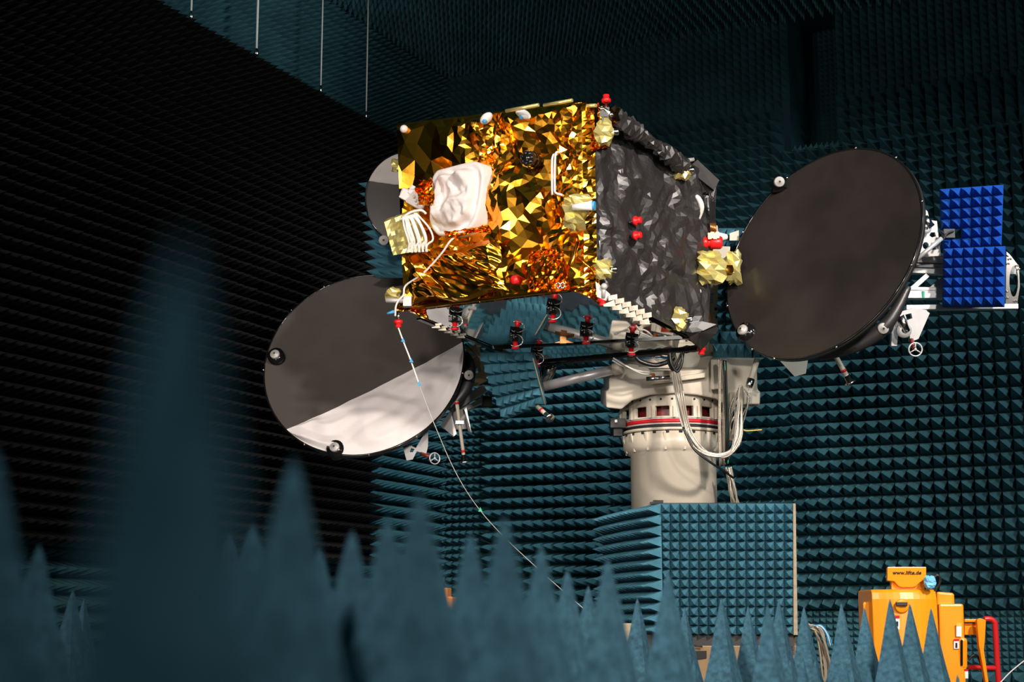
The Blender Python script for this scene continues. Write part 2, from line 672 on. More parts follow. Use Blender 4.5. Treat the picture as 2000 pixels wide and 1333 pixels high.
def gold_rand(u, v):
    q1, q2, q3, q4 = zones(u, v)
    return max(.03, .42 - .22 * q1 - .40 * q2 - .30 * q3 - .12 * q4)


gold = foil_sheet(GF, GW, GH, gold_spacing, gold_h, gold_rand, 0.10, 3).build('gold_blanket', 'gold', sat)
plab(gold, 'crumpled gold foil front')


def drape_h(s, t):
    """long smooth folds fanning down to the right"""
    q = s * 1.25 - (1 - t) * (.30 + .35 * s) + .05 * noise.noise(Vector((s * 3, t * 2, 3.3)))
    a = abs(tri(q * 2.3 + .2))
    b = abs(tri(q * 5.0 + .55 + .6 * t))
    h = .085 * (1 - a ** .8) * (.5 + .5 * math.sin(q * 11 + 1)) + .030 * (1 - b) * (.4 + noise.noise(Vector((q * 4, t, 8))))
    h += .022 * noise.noise(Vector((s * 4, t * 4, 2.0))) + .012 * tri(s * 3 + t * 5 + noise.noise(Vector((s * 4, t * 4, 6))) * .5)
    e = min(s / .06, (1 - s) / .10, t / .05, (1 - t) / .12, 1)
    return h * max(0, e) - .06 * (1 - max(0, e))


mb = MB()
NX, NY = 120, 70
vs = []
for j in range(NY + 1):
    for i in range(NX + 1):
        s_, t_ = i / NX, j / NY
        u_ = .06 + .50 * s_ + .05 * (1 - t_) * s_
        v_ = .015 + .28 * t_ + .015 * math.sin(s_ * 9)
        vs.append(GF.S(u_, v_, .19 + drape_h(s_, t_)))
fs = []
for j in range(NY):
    for i in range(NX):
        a = j * (NX + 1) + i
        fs.append((a, a + 1, a + NX + 2, a + NX + 1))
plab(mb.add(vs, fs, True).build('gold_drape', 'gold', sat), 'smooth gold foil with long sweeping folds')


def black_h(u, v):
    x, y = u * 2.0, v * 2.0
    h = crumple(x + 5, y + 3, 0.35, 0.35, 4.0, 0.2)
    h += fold(x, y, math.radians(104), 0.26, 0.026, 21)
    h += fold(x, y, math.radians(68), 0.2, 0.016, 25)
    for s0 in (0.70, 0.32):      # two sewn seams press the blanket in
        d = (v - s0 - 0.02 * math.sin(u * 9))
        h -= 0.04 * math.exp(-(d * 40) ** 2)
    e = min(u, 1 - u, v, 1 - v)
    return h * ss(0, 0.06, e)


def black_spacing(u, v):
    return max(.022, .036 * (1 + .7 * noise.noise(Vector((u * 3, v * 3, 8)))))


blk = foil_sheet(BF, 2.0, 2.0, black_spacing, black_h, lambda u, v: .11, 0.06, 5).build('black_blanket', 'black_foil', sat)
plab(blk, 'wrinkled black foil side')
# hem: the gold sheet turns back at its edges
mb = MB()
hr = random.Random(21)
for k, edge in enumerate(('r', 'b', 'l', 't')):
    N = 60
    rows = []
    for i in range(N + 1):
        w_ = i / N
        u_, v_ = {'r': (1, w_), 'b': (w_, 0), 'l': (0, w_), 't': (w_, 1)}[edge]
        back = BF.S(0.012, v_, .075) if edge == 'r' else GF.S(u_, v_, -.03)
        f_ = GF.S(u_, v_, .10)
        rows.append([f_, f_.lerp(back, .35) + Vector((hr.uniform(-1, 1), hr.uniform(-1, 1), hr.uniform(-1, 1))) * .014,
                     f_.lerp(back, .7) + Vector((hr.uniform(-1, 1), hr.uniform(-1, 1), hr.uniform(-1, 1))) * .014, back])
    for i in range(N):
        for j in range(3):
            mb.add([rows[i][j], rows[i + 1][j], rows[i + 1][j + 1], rows[i][j + 1]], [(0, 1, 2), (0, 2, 3)])
mb.build('gold_hem', 'gold', sat)
# hidden shell behind the blankets
c5 = [Lb, Nb, Rb, Fb]
t5 = [Lt, Nt, Rt, Ft]
cc = sum(c5 + t5, Vector()) / 8
MB().hexa([cc + (p - cc) * 0.94 for p in c5], [cc + (p - cc) * 0.94 for p in t5]).build('body', 'black_matte', sat)
MB().hexa([p - ZZ * 0.0 for p in t5], [p + ZZ * 0.03 for p in t5]).build('top_panel', 'gold2', sat)
# mirror panel underneath
dn = MF.n
mb = MB().hexa([MF.S(u, v, 0.02) for u, v in ((0, 0), (1, 0), (1, 1), (0, 1))], [MF.S(u, v, 0.0) for u, v in ((0, 0), (1, 0), (1, 1), (0, 1))])
plab(mb.build('mirror_panel', 'mirror', sat), 'mirror-bright underside')


def strip(face, a, b, w, o, th=0.02):
    p0, p1 = face.at(*a, o), face.at(*b, o)
    d = (p1 - p0).normalized()
    s = face.n.cross(d).normalized() * w
    q = [p0 - s, p1 - s, p1 + s, p0 + s]
    return q, [x + face.n * th for x in q]


mb = MB()
for a, b, w in (((818, 618), (1038, 708), 0.03), ((1040, 705), (1368, 677), 0.022), ((962, 676), (1360, 655), 0.02)):
    mb.hexa(*strip(MF, a, b, w, 0.021))
plab(mb.build('underside_trim', 'black_gloss', sat), 'torn black foil strips')
# torn foil fringe hanging below the far edge
mb = MB()
r = random.Random(3)
prev = None
k = 44
for i in range(k + 1):
    t = i / k
    top = Fb.lerp(Rb, t) + MF.n * 0.02
    bot = top - ZZ * (0.03 + 0.02 * r.random())
    if prev:
        mb.hexa([prev[1], bot, bot + bu_ * 0.008, prev[1] + bu_ * 0.008], [prev[0], top, top + bu_ * 0.008, prev[0] + bu_ * 0.008])
    prev = (top, bot)
mb.build('edge_fringe', 'black_foil', sat)

# gold edging along bottom and top of the gold side
for a, b, rr in ((Lb, Nb, 0.024), (Lt, Nt, 0.016)):
    MB().tube([a.lerp(b, i / 24) + GF.n * (0.08 + 0.008 * r.random()) + ZZ * 0.008 * r.random() for i in range(25)], rr, 6).build('gold_edging', 'gold', sat)


def patch(face, outline, o0, o1, seed, rings=9, per=72, wr_=0.01, bulge=None, keep=1.0):
    """padded patch with the given pixel outline on a face: rises from o0 at the rim to o1"""
    pts = [face.at(*q, 0) for q in outline]
    n = len(pts)
    # resample
    seg = [(pts[(i + 1) % n] - pts[i]).length for i in range(n)]
    tot = sum(seg)
    res = []
    for kk in range(per):
        s = tot * kk / per
        i = 0
        while s > seg[i]:
            s -= seg[i]
            i += 1
        res.append(pts[i].lerp(pts[(i + 1) % n], s / seg[i]))
    sm = [(res[(i - 1) % per] + res[i] * 2 + res[(i + 1) % per]) / 4 for i in range(per)]
    res = [a.lerp(b, 1.0) for a, b in zip(res, sm)]
    c = sum(res, Vector()) / per
    mb = MB()
    vs = []
    for j in range(rings + 1):
        k2 = 1 - j / rings
        f = bulge(k2) if bulge else o0 + (o1 - o0) * (1 - k2 ** 3)
        for q in res:
            d = (q - c) * k2
            x, y = d.dot(gu), d.z
            w = wr_ * crumple(x * 2 + seed, y * 2 + seed, 1, 1, seed) * 25
            vs.append(c + d + face.n * (f + w * ss(.95, .7, k2)))
    for q in res:
        vs.append(q - face.n * 0.05)
    fs = []
    for j in range(rings):
        for i in range(per):
            i2 = (i + 1) % per
            fs.append((j * per + i, j * per + i2, (j + 1) * per + i2, (j + 1) * per + i))
    b = (rings + 1) * per
    for i in range(per):
        i2 = (i + 1) % per
        fs.append((b + i, b + i2, i2, i))
    return mb.add(vs, fs, True)


cover = patch(GF, [(868, 352), (876, 340), (926, 327), (952, 322), (964, 329), (969, 348), (966, 380), (960, 415), (953, 438), (942, 453), (925, 463), (880, 467), (868, 455), (862, 438), (863, 395)],
              0.12, 0.2, 1.3, rings=22, per=90, wr_=0.020, bulge=lambda k: 0.21 + 0.02 * ss(.99, .95, k) - .02 * ss(.93, .84, k) + 0.10 * ss(0.80, 0.68, k) + 0.02 * (1 - k))
plab(cover.build('antenna_cover', 'white_cloth', sat), 'white cloth cover over a square antenna')

# gold corner flaps: wrap round the upper right corner, skirt at the lower right, flap at lower left
mb = MB()


def flap(pts, nx, ny, seed, amp):
    """crumpled four-corner flap given by world points"""
    f = Face(*pts)
    fr = random.Random(int(seed * 10))
    g = []
    for j in range(ny + 1):
        for i in range(nx + 1):
            ji, jj = (0.0, 0.0) if i in (0, nx) or j in (0, ny) else (fr.uniform(-.35, .35), fr.uniform(-.35, .35))
            g.append(f.S((i + ji) / nx, (j + jj) / ny, (crumple(i / nx * 0.9 + seed, j / ny * 0.9, .6, .8, seed) + fr.uniform(-.5, .5) * .016) * amp))
    fs = []
    for j in range(ny):
        for i in range(nx):
            a = j * (nx + 1) + i
            fs += [(a, a + 1, a + nx + 2), (a, a + nx + 2, a + nx + 1)]
    mb.add(g, fs)


FL = lambda nm, m: (mb.build(nm, m, sat), mb.__init__())
flap([BF.at(1146, 296, .13), BF.at(1172, 292, .15), BF.at(1190, 214, .13), BF.at(1147, 205, .12)], 14, 26, 3.1, 0.9)
FL('corner_flap', 'gold2')
flap([P(1098, 560, 15.62), P(1172, 590, 15.55), P(1170, 500, 15.65), P(1098, 500, 15.75)], 22, 22, 5.7, 1.0)
FL('corner_flap', 'gold2')
flap([P(775, 606, 16.85), P(838, 622, 16.75), P(832, 606, 16.8), P(772, 590, 16.95)], 14, 10, 1.7, 0.6)
FL('corner_flap', 'gold2')
flap([P(1028, 572, 15.62), P(1112, 566, 15.5), P(1098, 478, 15.55), P(1034, 490, 15.65)], 18, 18, 9.3, 1.2)
FL('foil_ruffle', 'gold2')
flap([P(870, 464, 16.35), P(962, 452, 16.2), P(955, 440, 16.2), P(868, 452, 16.38)], 26, 8, 2.3, 0.7)
FL('foil_ruffle', 'gold2')
flap([P(818, 400, 16.5), P(850, 400, 16.4), P(848, 345, 16.4), P(822, 352, 16.5)], 10, 10, 6.3, 1.6)
mb.build('foil_ruffle', 'gold2', sat)
# straps at the lower right corner of the gold side
mb = MB()
for a, b, w in (((1128, 472), (1108, 552), 0.02), ((1128, 500), (1168, 540), 0.014)):
    p0, p1 = P(*a, 15.58), P(*b, 15.56)
    mb.tube([p0, p1], w, 6)
mb.build('foil_strap', 'gold', sat)

# rail pieces along the top edge
mb = MB()
for (x0, y0), (x1, y1) in (((988, 217), (1052, 205)), ((1062, 206), (1118, 196)), ((1130, 208), (1164, 206))):
    mb.tube([P(x0, y0, 16.0), P(x1, y1, 15.8)], 0.02, 6)
mb.build('edge_rail', 'yellow_foil', sat)


def nub(name, px, py, d, hx, hy, seed, tip=True, material='yellow_foil', label=None):
    s = d / F
    c = P(px, py, d)
    mb = MB().crumpled(c, RX * hx * s, FW * hx * s * 1.0, UPV * hy * s, seed)
    o = mb.build(name, material, sat)
    if tip:
        MB().lathe(c + RX * (hx * s * 0.8) - FW * 0.05, RX, [(0, .06), (0.03, .06), (0.036, .05), (0.036, -0.02), (0, -0.02)], 12).build('probe_tip', 'steel', o)
    if label:
        plab(o, label)
    return o


for px, py, d, hx, hy, sd, tp in ((1180, 259, 15.75, 21, 25, 1, True), (1331, 333, 16.9, 17, 19, 2, True), (1178, 527, 15.5, 19, 19, 3, True),
                                  (1327, 623, 16.7, 17, 22, 4, True), (778, 323, 17.25, 15, 13, 6, False), (768, 576, 16.95, 18, 14, 7, False)):
    nub('foil_wrapped_bracket', px, py, d, hx, hy, sd, tp)
big = nub('foil_wrapped_thruster', 1122, 417, 15.4, 26, 34, 5, False)
MB().crumpled(P(1128, 394, 15.36), RX * .13, FW * .10, UPV * .07, 15).build('foil_fold', 'yellow_foil', big)
mb = MB()
mb.tube([P(1118, 405, 15.26), P(1157, 402, 15.22)], [0.03, 0.05], 10)
mb.build('nozzle', 'white', big)
MB().tube([P(1156, 402, 15.22), P(1162, 402, 15.21)], 0.045, 10).build('nozzle_ring', 'bluetape', big)
n2 = nub('foil_wrapped_joint', 1385, 528, 17.15, 31, 27, 8, False)
MB().crumpled(P(1383, 505, 17.1), RX * .14, FW * .1, UPV * .08, 12).build('foil_fold', 'yellow_foil', n2)
MB().tube([P(1400, 527, 17.1), P(1425, 527, 17.2)], 0.07, 10).build('joint_tube', 'gold', n2)
nub('foil_wrapped_joint', 1432, 522, 17.4, 20, 32, 9, False)

# white pads, pipes, red target, dome
for (xa, ya), (xb, yb) in (((964, 245), (982, 234)), ((1033, 228), (1056, 235))):
    a, b = GF.at(xa, ya, .22), GF.at(xb, yb, .22)
    m2 = MB().ball(a.lerp(b, .5), 1, 16, 10, (b - a) * .6, GF.n * .06, ZZ * .055)
    o = m2.build('sensor_pad', 'white', sat)
    MB().ball(a.lerp(b, .5) - ZZ * .04 + GF.n * .03, .028, 8, 6).build('pad_foot', 'bluetape', o)
mb = MB()
mb.tube(spline([GF.at(1101, 388, .22), GF.at(1101, 318, .22), GF.at(1103, 307, .15)], 4), 0.012, 6)
mb.tube(spline([GF.at(1107, 303, .15), GF.at(1107, 312, .22), GF.at(1106, 372, .22), GF.at(1108, 384, .22), GF.at(1120, 388, .22)], 4), 0.012, 6)
plab(mb.build('feed_pipe', 'white', sat), 'pair of thin pale pipes')
c = GF.at(1041, 555, .34)
MB().lathe(c, GF.n, [(0, .02), (.042, .02), (.046, .01), (.046, -.08), (0, -.08)], 20).build('red_target', 'red', sat)
c = GF.at(1055, 318, .2)
mb = MB().ball(c, .085, 16, 12)
for i in range(7):
    an = i * 0.9
    mb.ball(c + (gu * math.cos(an) + gv * math.sin(an)) * .055 + GF.n * .04, .035, 8, 6)
mb.lathe(c - GF.n * .12, GF.n, [(0.05, 0), (0.09, 0.02), (0.09, 0.1)], 16)
plab(mb.build('sensor_dome', 'black_gloss', sat), 'glossy black knobbly dome')


def redcap(px, py, d, axis, s, parent, post=0.0):
    c = P(px, py, d)
    o = MB().lathe(c, axis, [(0, s * .9), (s * .62, s * .85), (s * .7, s * .7), (s * .62, 0.05 * s), (s * .95, -0.1 * s), (s, -s * .3), (s * .95, -s * .75), (s * .6, -s * .8), (0, -s * .8)], 16).build('red_cap', 'red', parent)
    if post:
        MB().lathe(c - axis * s * .7, axis, [(0, 0), (s * .35, 0), (s * .35, -post), (0, -post)], 10).build('cap_post', 'steel', o)
    return o


redcap(1184, 193, 15.9, ZZ, .05, sat, .22)
redcap(1245, 431, 16.1, BF.n, .052, sat, .06)
redcap(1245, 460, 16.1, BF.n, .052, sat, .06)
redcap(1177, 590, 15.5, -ZZ, .052, sat, .08)
redcap(778, 633, 16.75, -ZZ, .05, sat, .1)
redcap(1370, 686, 17.0, -ZZ, .05, sat, .04)
redcap(1040, 716, 18.2, -ZZ, .05, sat, .04)
# small fitting block below the red-capped post at the upper right corner
mb = MB()
mb.box(P(1180, 222, 15.85), .05, .06, .05)
mb.tube([P(1170, 214, 15.8), P(1178, 212, 15.8), P(1190, 220, 15.8), P(1190, 236, 15.8)], .022, 8)
mb.ball(P(1194, 224, 15.8), .03)
mb.box(P(1182, 240, 15.85), .04, .05, .05)
mb.build('corner_fitting', 'steel', sat)
mb = MB()
mb.ball(P(789, 252, 17.0), .045, 12, 8)
mb.build('corner_target', 'white', sat)
# lifting lugs on the lower edge
mb = MB()
for x in (1090, 1099):
    c = P(x, 558, 15.45)
    mb.tube([c + RX * .02 * math.cos(a) + UPV * .028 * math.sin(a) for a in [i * math.pi / 6 for i in range(13)]], .009, 6)
mb.build('lifting_eye', 'steel', sat)
mb = MB()
c = P(1170, 566, 15.45)
mb.prism([P(1163, 550, 15.45), P(1192, 575, 15.45), P(1184, 588, 15.45), P(1166, 580, 15.45)], FW * .02)
mb.ball(P(1180, 560, 15.43), .035)
mb.tube([P(1180, 560, 15.43), P(1178, 582, 15.45)], .02, 8)
mb.build('corner_bracket', 'alu_matte', sat)

# waveguide fins: stepped rows of small folded plates on the lower right and lower left edges
def fin_row(name, pts, w, h, mirror=1):
    for i, (px, py, d) in enumerate(pts):
        c = P(px, py, d)
        s = d / F
        a = c + RX * (-w * s) + UPV * (0)
        mb = MB()
        ex, ez = RX * w * s, UPV * h * s
        dy = FW * 0.09
        mb.hexa([c - ex, c + ex, c + ex * .75 + ez * .85, c - ex * 1.15 + ez * .25], [c - ex + dy, c + ex + dy, c + ex * .75 + ez * .85 + dy, c - ex * 1.15 + ez * .25 + dy])
        mb.hexa([c - ex * .2 + ez * .75, c + ex * 1.3 + ez * .95, c + ex * 1.25 + ez * 1.6, c - ex * .25 + ez * 1.4],
                [c - ex * .2 + ez * .75 + dy, c + ex * 1.3 + ez * .95 + dy, c + ex * 1.25 + ez * 1.6 + dy, c - ex * .25 + ez * 1.4 + dy])
        mb.build(name, 'cream', sat)


fin_row('waveguide_fin', [(1191 + 13.4 * i, 599 + 7.0 * i, 15.4 + .14 * i) for i in range(6)], 11.5, 15)
fin_row('waveguide_fin', [(852 + 12.0 * i, 641 + 4.9 * i, 16.7 + .12 * i) for i in range(5)], 8, 6)

# thrusters with red caps under the mirror panel
for i, (px, py) in enumerate(((889, 612), (1080, 596), (1007, 650), (1048, 686), (1145, 640), (1233, 662))):
    c = MF.at(px, py, 0.02)
    t = MB()
    t.lathe(c, -ZZ, [(0, 0), (.055, 0), (.06, .02), (.06, .07), (.035, .09), (0, .09)], 12)
    t.box(c - ZZ * .045, .07, .05, .028)
    o = t.build('thruster', 'black_gloss', sat)
    MB().lathe(c - ZZ * .09, -ZZ, [(0, 0), (.03, 0), (.027, .035), (.042, .05), (.045, .075), (.025, .085), (0, .085)], 14).build('red_cover', 'red', o)
    q = [c - ZZ * .07 + (RX * math.cos(a) + ZZ * math.sin(a) * .8) * .085 - FW * .05 for a in [i * math.pi / 8 for i in range(-6, 7)]]
    MB().tube(q, .006, 5).build('heater_wire', 'steel', o)
c = MF.at(1100, 655, .02)
mb = MB().box(c - ZZ * .04, .035, .035, .04)
mb.prism([c + RX * -.10 - ZZ * .07, c + RX * .12 - ZZ * .07, c + RX * .03 - ZZ * .03], FW * .06)
mb.build('bronze_bracket', 'copper', sat)

# black hood along the top of the dark side and equipment behind it
mb = MB()
a0, a1 = P(1190, 222, 15.9), P(1325, 322, 16.9)
r2 = random.Random(5)
rows = []
NH = 40
for i in range(NH + 1):
    t = i / NH
    b = a0.lerp(a1, t)
    q = []
    for j in range(7):
        an = -1.9 + j * .62
        k = .085 * (1 + r2.uniform(-.28, .28)) * (1 + .25 * math.sin(t * 9))
        q.append(b + BF.n * (.05 + math.cos(an) * k) + ZZ * (-.03 + math.sin(an) * k) + bu_ * r2.uniform(-.015, .015))
    rows.append(q)
for i in range(NH):
    for j in range(6):
        if (i + j) % 2:
            mb.add([rows[i][j], rows[i + 1][j], rows[i + 1][j + 1], rows[i][j + 1]], [(0, 1, 2), (0, 2, 3)])
        else:
            mb.add([rows[i][j], rows[i + 1][j], rows[i + 1][j + 1], rows[i][j + 1]], [(0, 1, 3), (1, 2, 3)])
plab(mb.build('black_hood', 'black_foil', sat), 'black foil roll along the upper edge')
mb = MB()
mb.hexa(pix((1335, 480, 17.5), (1362, 480, 17.3), (1368, 360, 17.3), (1335, 350, 17.5)), pix((1335, 480, 18.2), (1362, 480, 18.2), (1368, 360, 18.2), (1335, 350, 18.2)))
mb.hexa(pix((1342, 330, 17.2), (1395, 372, 17.3), (1405, 352, 17.3), (1362, 312, 17.2)), pix((1342, 330, 17.9), (1395, 372, 17.9), (1405, 352, 17.9), (1362, 312, 17.9)))
mb.hexa(pix((1345, 390, 17.4), (1392, 392, 17.4), (1398, 366, 17.4), (1342, 340, 17.4)), pix((1345, 390, 18.0), (1392, 392, 18.0), (1398, 366, 18.0), (1342, 340, 18.0)))
mb.build('equipment_hood', 'black_foil', sat)
MB().tube(pix((1329, 317, 17.15), (1356, 311, 17.15)), [.035, .02], 8).build('hood_rod', 'alu', sat)
mb = MB()
for i in range(5):
    mb.tube(spline(pix((1370 + 4 * i, 380, 17.3), (1384 + 3 * i, 376 + 4 * i, 17.2), (1386 + 2.5 * i, 400, 17.2), (1388 + 2.2 * i, 448, 17.25))), .008, 5)
mb.build('cable_drop', 'cable_black', sat)
mb = MB()
for i in range(4):
    mb.tube(pix((1388 + 3 * i, 436, 17.2), (1389 + 3 * i, 452 + 2 * i, 17.2)), .012, 6)
    mb.box(P(1386 + 5 * i, 462 - 2 * (i % 2), 17.18), .02, .02, .035)
mb.build('gold_connectors', 'copper', sat)
MB().tube(spline(pix((1341, 381, 17.2), (1360, 384, 17.18), (1369, 398, 17.18), (1370, 412, 17.2), (1364, 432, 17.25))), [.012 + .02 * math.sin(math.pi * i / 24) for i in range(25)], 8).build('foam_sleeve', 'cord_white', sat)
mb = MB().lathe(P(1372, 474, 17.25), RX, [(0, 0), (.06, 0), (.07, .01), (.07, .05), (.05, .06), (.05, .08), (.075, .09), (.075, .2), (.06, .22), (0, .22)], 18)
plab(mb.build('red_canister', 'red', sat), 'glossy red cylinder')
MB().lathe(P(1372, 463, 17.4), RX, [(0, 0), (.05, 0), (.05, .2), (.03, .28), (0, .29)], 14).build('white_canister', 'white', sat)
mb = MB()
mb.tube(spline(pix((1342, 560, 17.2), (1360, 562, 17.1), (1368, 570, 17.1), (1358, 578, 17.1), (1340, 578, 17.2))), .012, 6)
mb.tube(spline(pix((1342, 568, 17.2), (1362, 576, 17.1), (1364, 586, 17.1), (1345, 584, 17.2))), .012, 6)
mb.build('hose_loop', 'cord_white', sat)

# black and silver foil pouch at the lower right corner
mb = MB()
pk = pix((1338, 650, 16.75), (1352, 632, 16.7), (1372, 628, 16.65), (1402, 634, 16.7), (1404, 642, 16.75), (1388, 664, 16.75), (1370, 684, 16.8), (1350, 668, 16.8))
ct = P(1366, 650, 16.4)
bk = P(1370, 655, 17.1)
pr = random.Random(9)
for i in range(8):
    a, b = pk[i], pk[(i + 1) % 8]
    m_ = a.lerp(b, .5) + FW * (-.1 + .14 * pr.random())
    mb.add([a, m_, ct], [(0, 1, 2)])
    mb.add([m_, b, ct], [(0, 1, 2)])
    mb.add([a, b, bk], [(0, 1, 2)])
plab(mb.build('foil_pouch', 'black_foil', sat), 'black foil pouch')
mb = MB()
mb.add(pix((1340, 648, 16.68), (1352, 630, 16.62), (1371, 628, 16.55), (1362, 640, 16.42), (1399, 634, 16.6), (1374, 646, 16.40), (1352, 650, 16.5), (1345, 640, 16.55)),
       [(0, 7, 6), (7, 1, 3), (7, 3, 6), (1, 2, 3), (2, 4, 3), (3, 4, 5), (3, 5, 6)])
mb.build('pouch_lining', 'silver_foil', sat)
mb = MB()
flapp = pix((1148, 490, 15.75), (1160, 472, 15.7), (1172, 470, 15.75), (1172, 497, 15.75), (1162, 505, 15.72))
mb.prism(flapp, FW * .03)
mb.build('white_tab', 'white', sat)

# white thruster cluster on the left edge
mb = MB()
d = 16.75
c = P(812, 385, d)
dx = (P(830, 396, d) - P(786, 372, d)).normalized()
dz = FW.cross(dx).normalized()
if dz.z < 0:
    dz = -dz
mb.tube([P(784, 373, d), P(800, 381, d)], [.045, .06], 10)
mb.box(P(800, 386, d), .10, .07, .055, dx, FW, dz)
mb.box(P(814, 390, d), .09, .08, .085, dx, FW, dz)
mb.box(P(804, 371, d - .05), .025, .03, .05, dx, FW, dz)
mb.box(P(826, 396, d - .03), .04, .06, .08, dx, FW, dz)
for i in range(8):
    mb.ball(P(808 + 3 * i, 384 + (i * 7) % 17, d - .1), .018, 6, 4)
plab(mb.build('white_thruster', 'white_cloth', sat, bevel=.012), 'white boxy thruster unit')

# yellow foil box with looped white cables
d = 16.45
qf = pix((768, 499, d), (832, 487, d - .1), (812, 410, d - .1), (750, 434, d))
qb = pix((775, 480, d + .6), (835, 470, d + .6), (820, 408, d + .6), (755, 428, d + .6))
mb = MB()
fb = Face(*qf)
for (a, b, e, f_) in ((qf[0], qf[1], qb[1], qb[0]), (qf[1], qf[2], qb[2], qb[1]), (qf[2], qf[3], qb[3], qb[2]), (qf[3], qf[0], qb[0], qb[3]), (qf[0], qf[1], qf[2], qf[3])):
    g = Face(a, b, e, f_)
    nn = 9
    vs = [g.S(i / nn, j / nn, (pr.random() - .5) * .035 * (0 < i < nn and 0 < j < nn)) for j in range(nn + 1) for i in range(nn + 1)]
    fs = []
    for j in range(nn):
        for i in range(nn):
            k0 = j * (nn + 1) + i
            fs += [(k0, k0 + 1, k0 + nn + 2), (k0, k0 + nn + 2, k0 + nn + 1)]
    mb.add(vs, fs)
box = plab(mb.build('foil_box', 'yellow_foil', sat), 'pale yellow foil box with looped white cables')
for i in range(11):
    t = i / 10
    x0, y0 = 786 + 28 * t, 424 - 6 * t
    x1, y1 = 802 + 36 * t, 488 - 2 * t
    mx = 786 + 44 * t + 5 * math.sin(i * 2)
    pts = pix((x0 + 4, y0 + 6, d - .14), (x0 + 1, y0 + 1, d - .2), (mx + 4, 446, d - .23), (mx + 11, 468, d - .22), (x1 - 3, y1 - 8, d - .2), (x1 - 6 + 6 * (i % 2), y1 + 6, d - .18))
    MB().tube(spline(pts, 5), .0115, 6).build('cable_loop', 'cord_white', box)
MB().tube(spline(pix((782, 430, d - .1), (800, 416, d - .12), (822, 411, d - .12), (832, 418, d - .1)), 5), .014, 6).build('cable_loop', 'cord_white', box)

# small grey bar at the lower left corner, cable draped over the gold side
mb = MB().tube(pix((754, 587, 16.7), (790, 588, 16.7)), .028, 8)
mb.box(P(796, 590, 16.72), .045, .05, .055)
mb.build('corner_rod', 'alu_matte', sat)
cab = [GF.at(918, 462, .2), GF.at(905, 478, .24), GF.at(886, 503, .23), GF.at(850, 540, .22), GF.at(815, 562, .2), P(788, 576, 16.65), P(778, 588, 16.62), P(773, 600, 16.62), P(772, 618, 16.62)]
plab(MB().tube(spline(cab, 6), .011, 7).build('draped_cable', 'cord_white', sat), 'white cable draped over the gold foil')
MB().tube(pix((756, 613, 16.6), (770, 609, 16.6)), [.012, .02], 6).build('cable_tie', 'bluetape', sat)
mb = MB()
for i in range(34):
    u, v = BF.uv(1155 + 190 * (i % 17) / 16, (340 if i < 17 else 462) + (190 if i < 17 else 150) * (i % 17) / 16 * .62)
    if 0 < u < 1 and 0 < v < 1:
        mb.ball(BF.S(u, v + .015, black_h(u, v) + .005), .009, 6, 4)
plab(mb.build('seam_buttons', 'copper', sat), 'tiny copper buttons along the black seams')

# ================================================================== REFLECTOR DISHES
def imgdir(deg):
    a = math.radians(deg)
    return RX * math.cos(a) + UPV * math.sin(a)


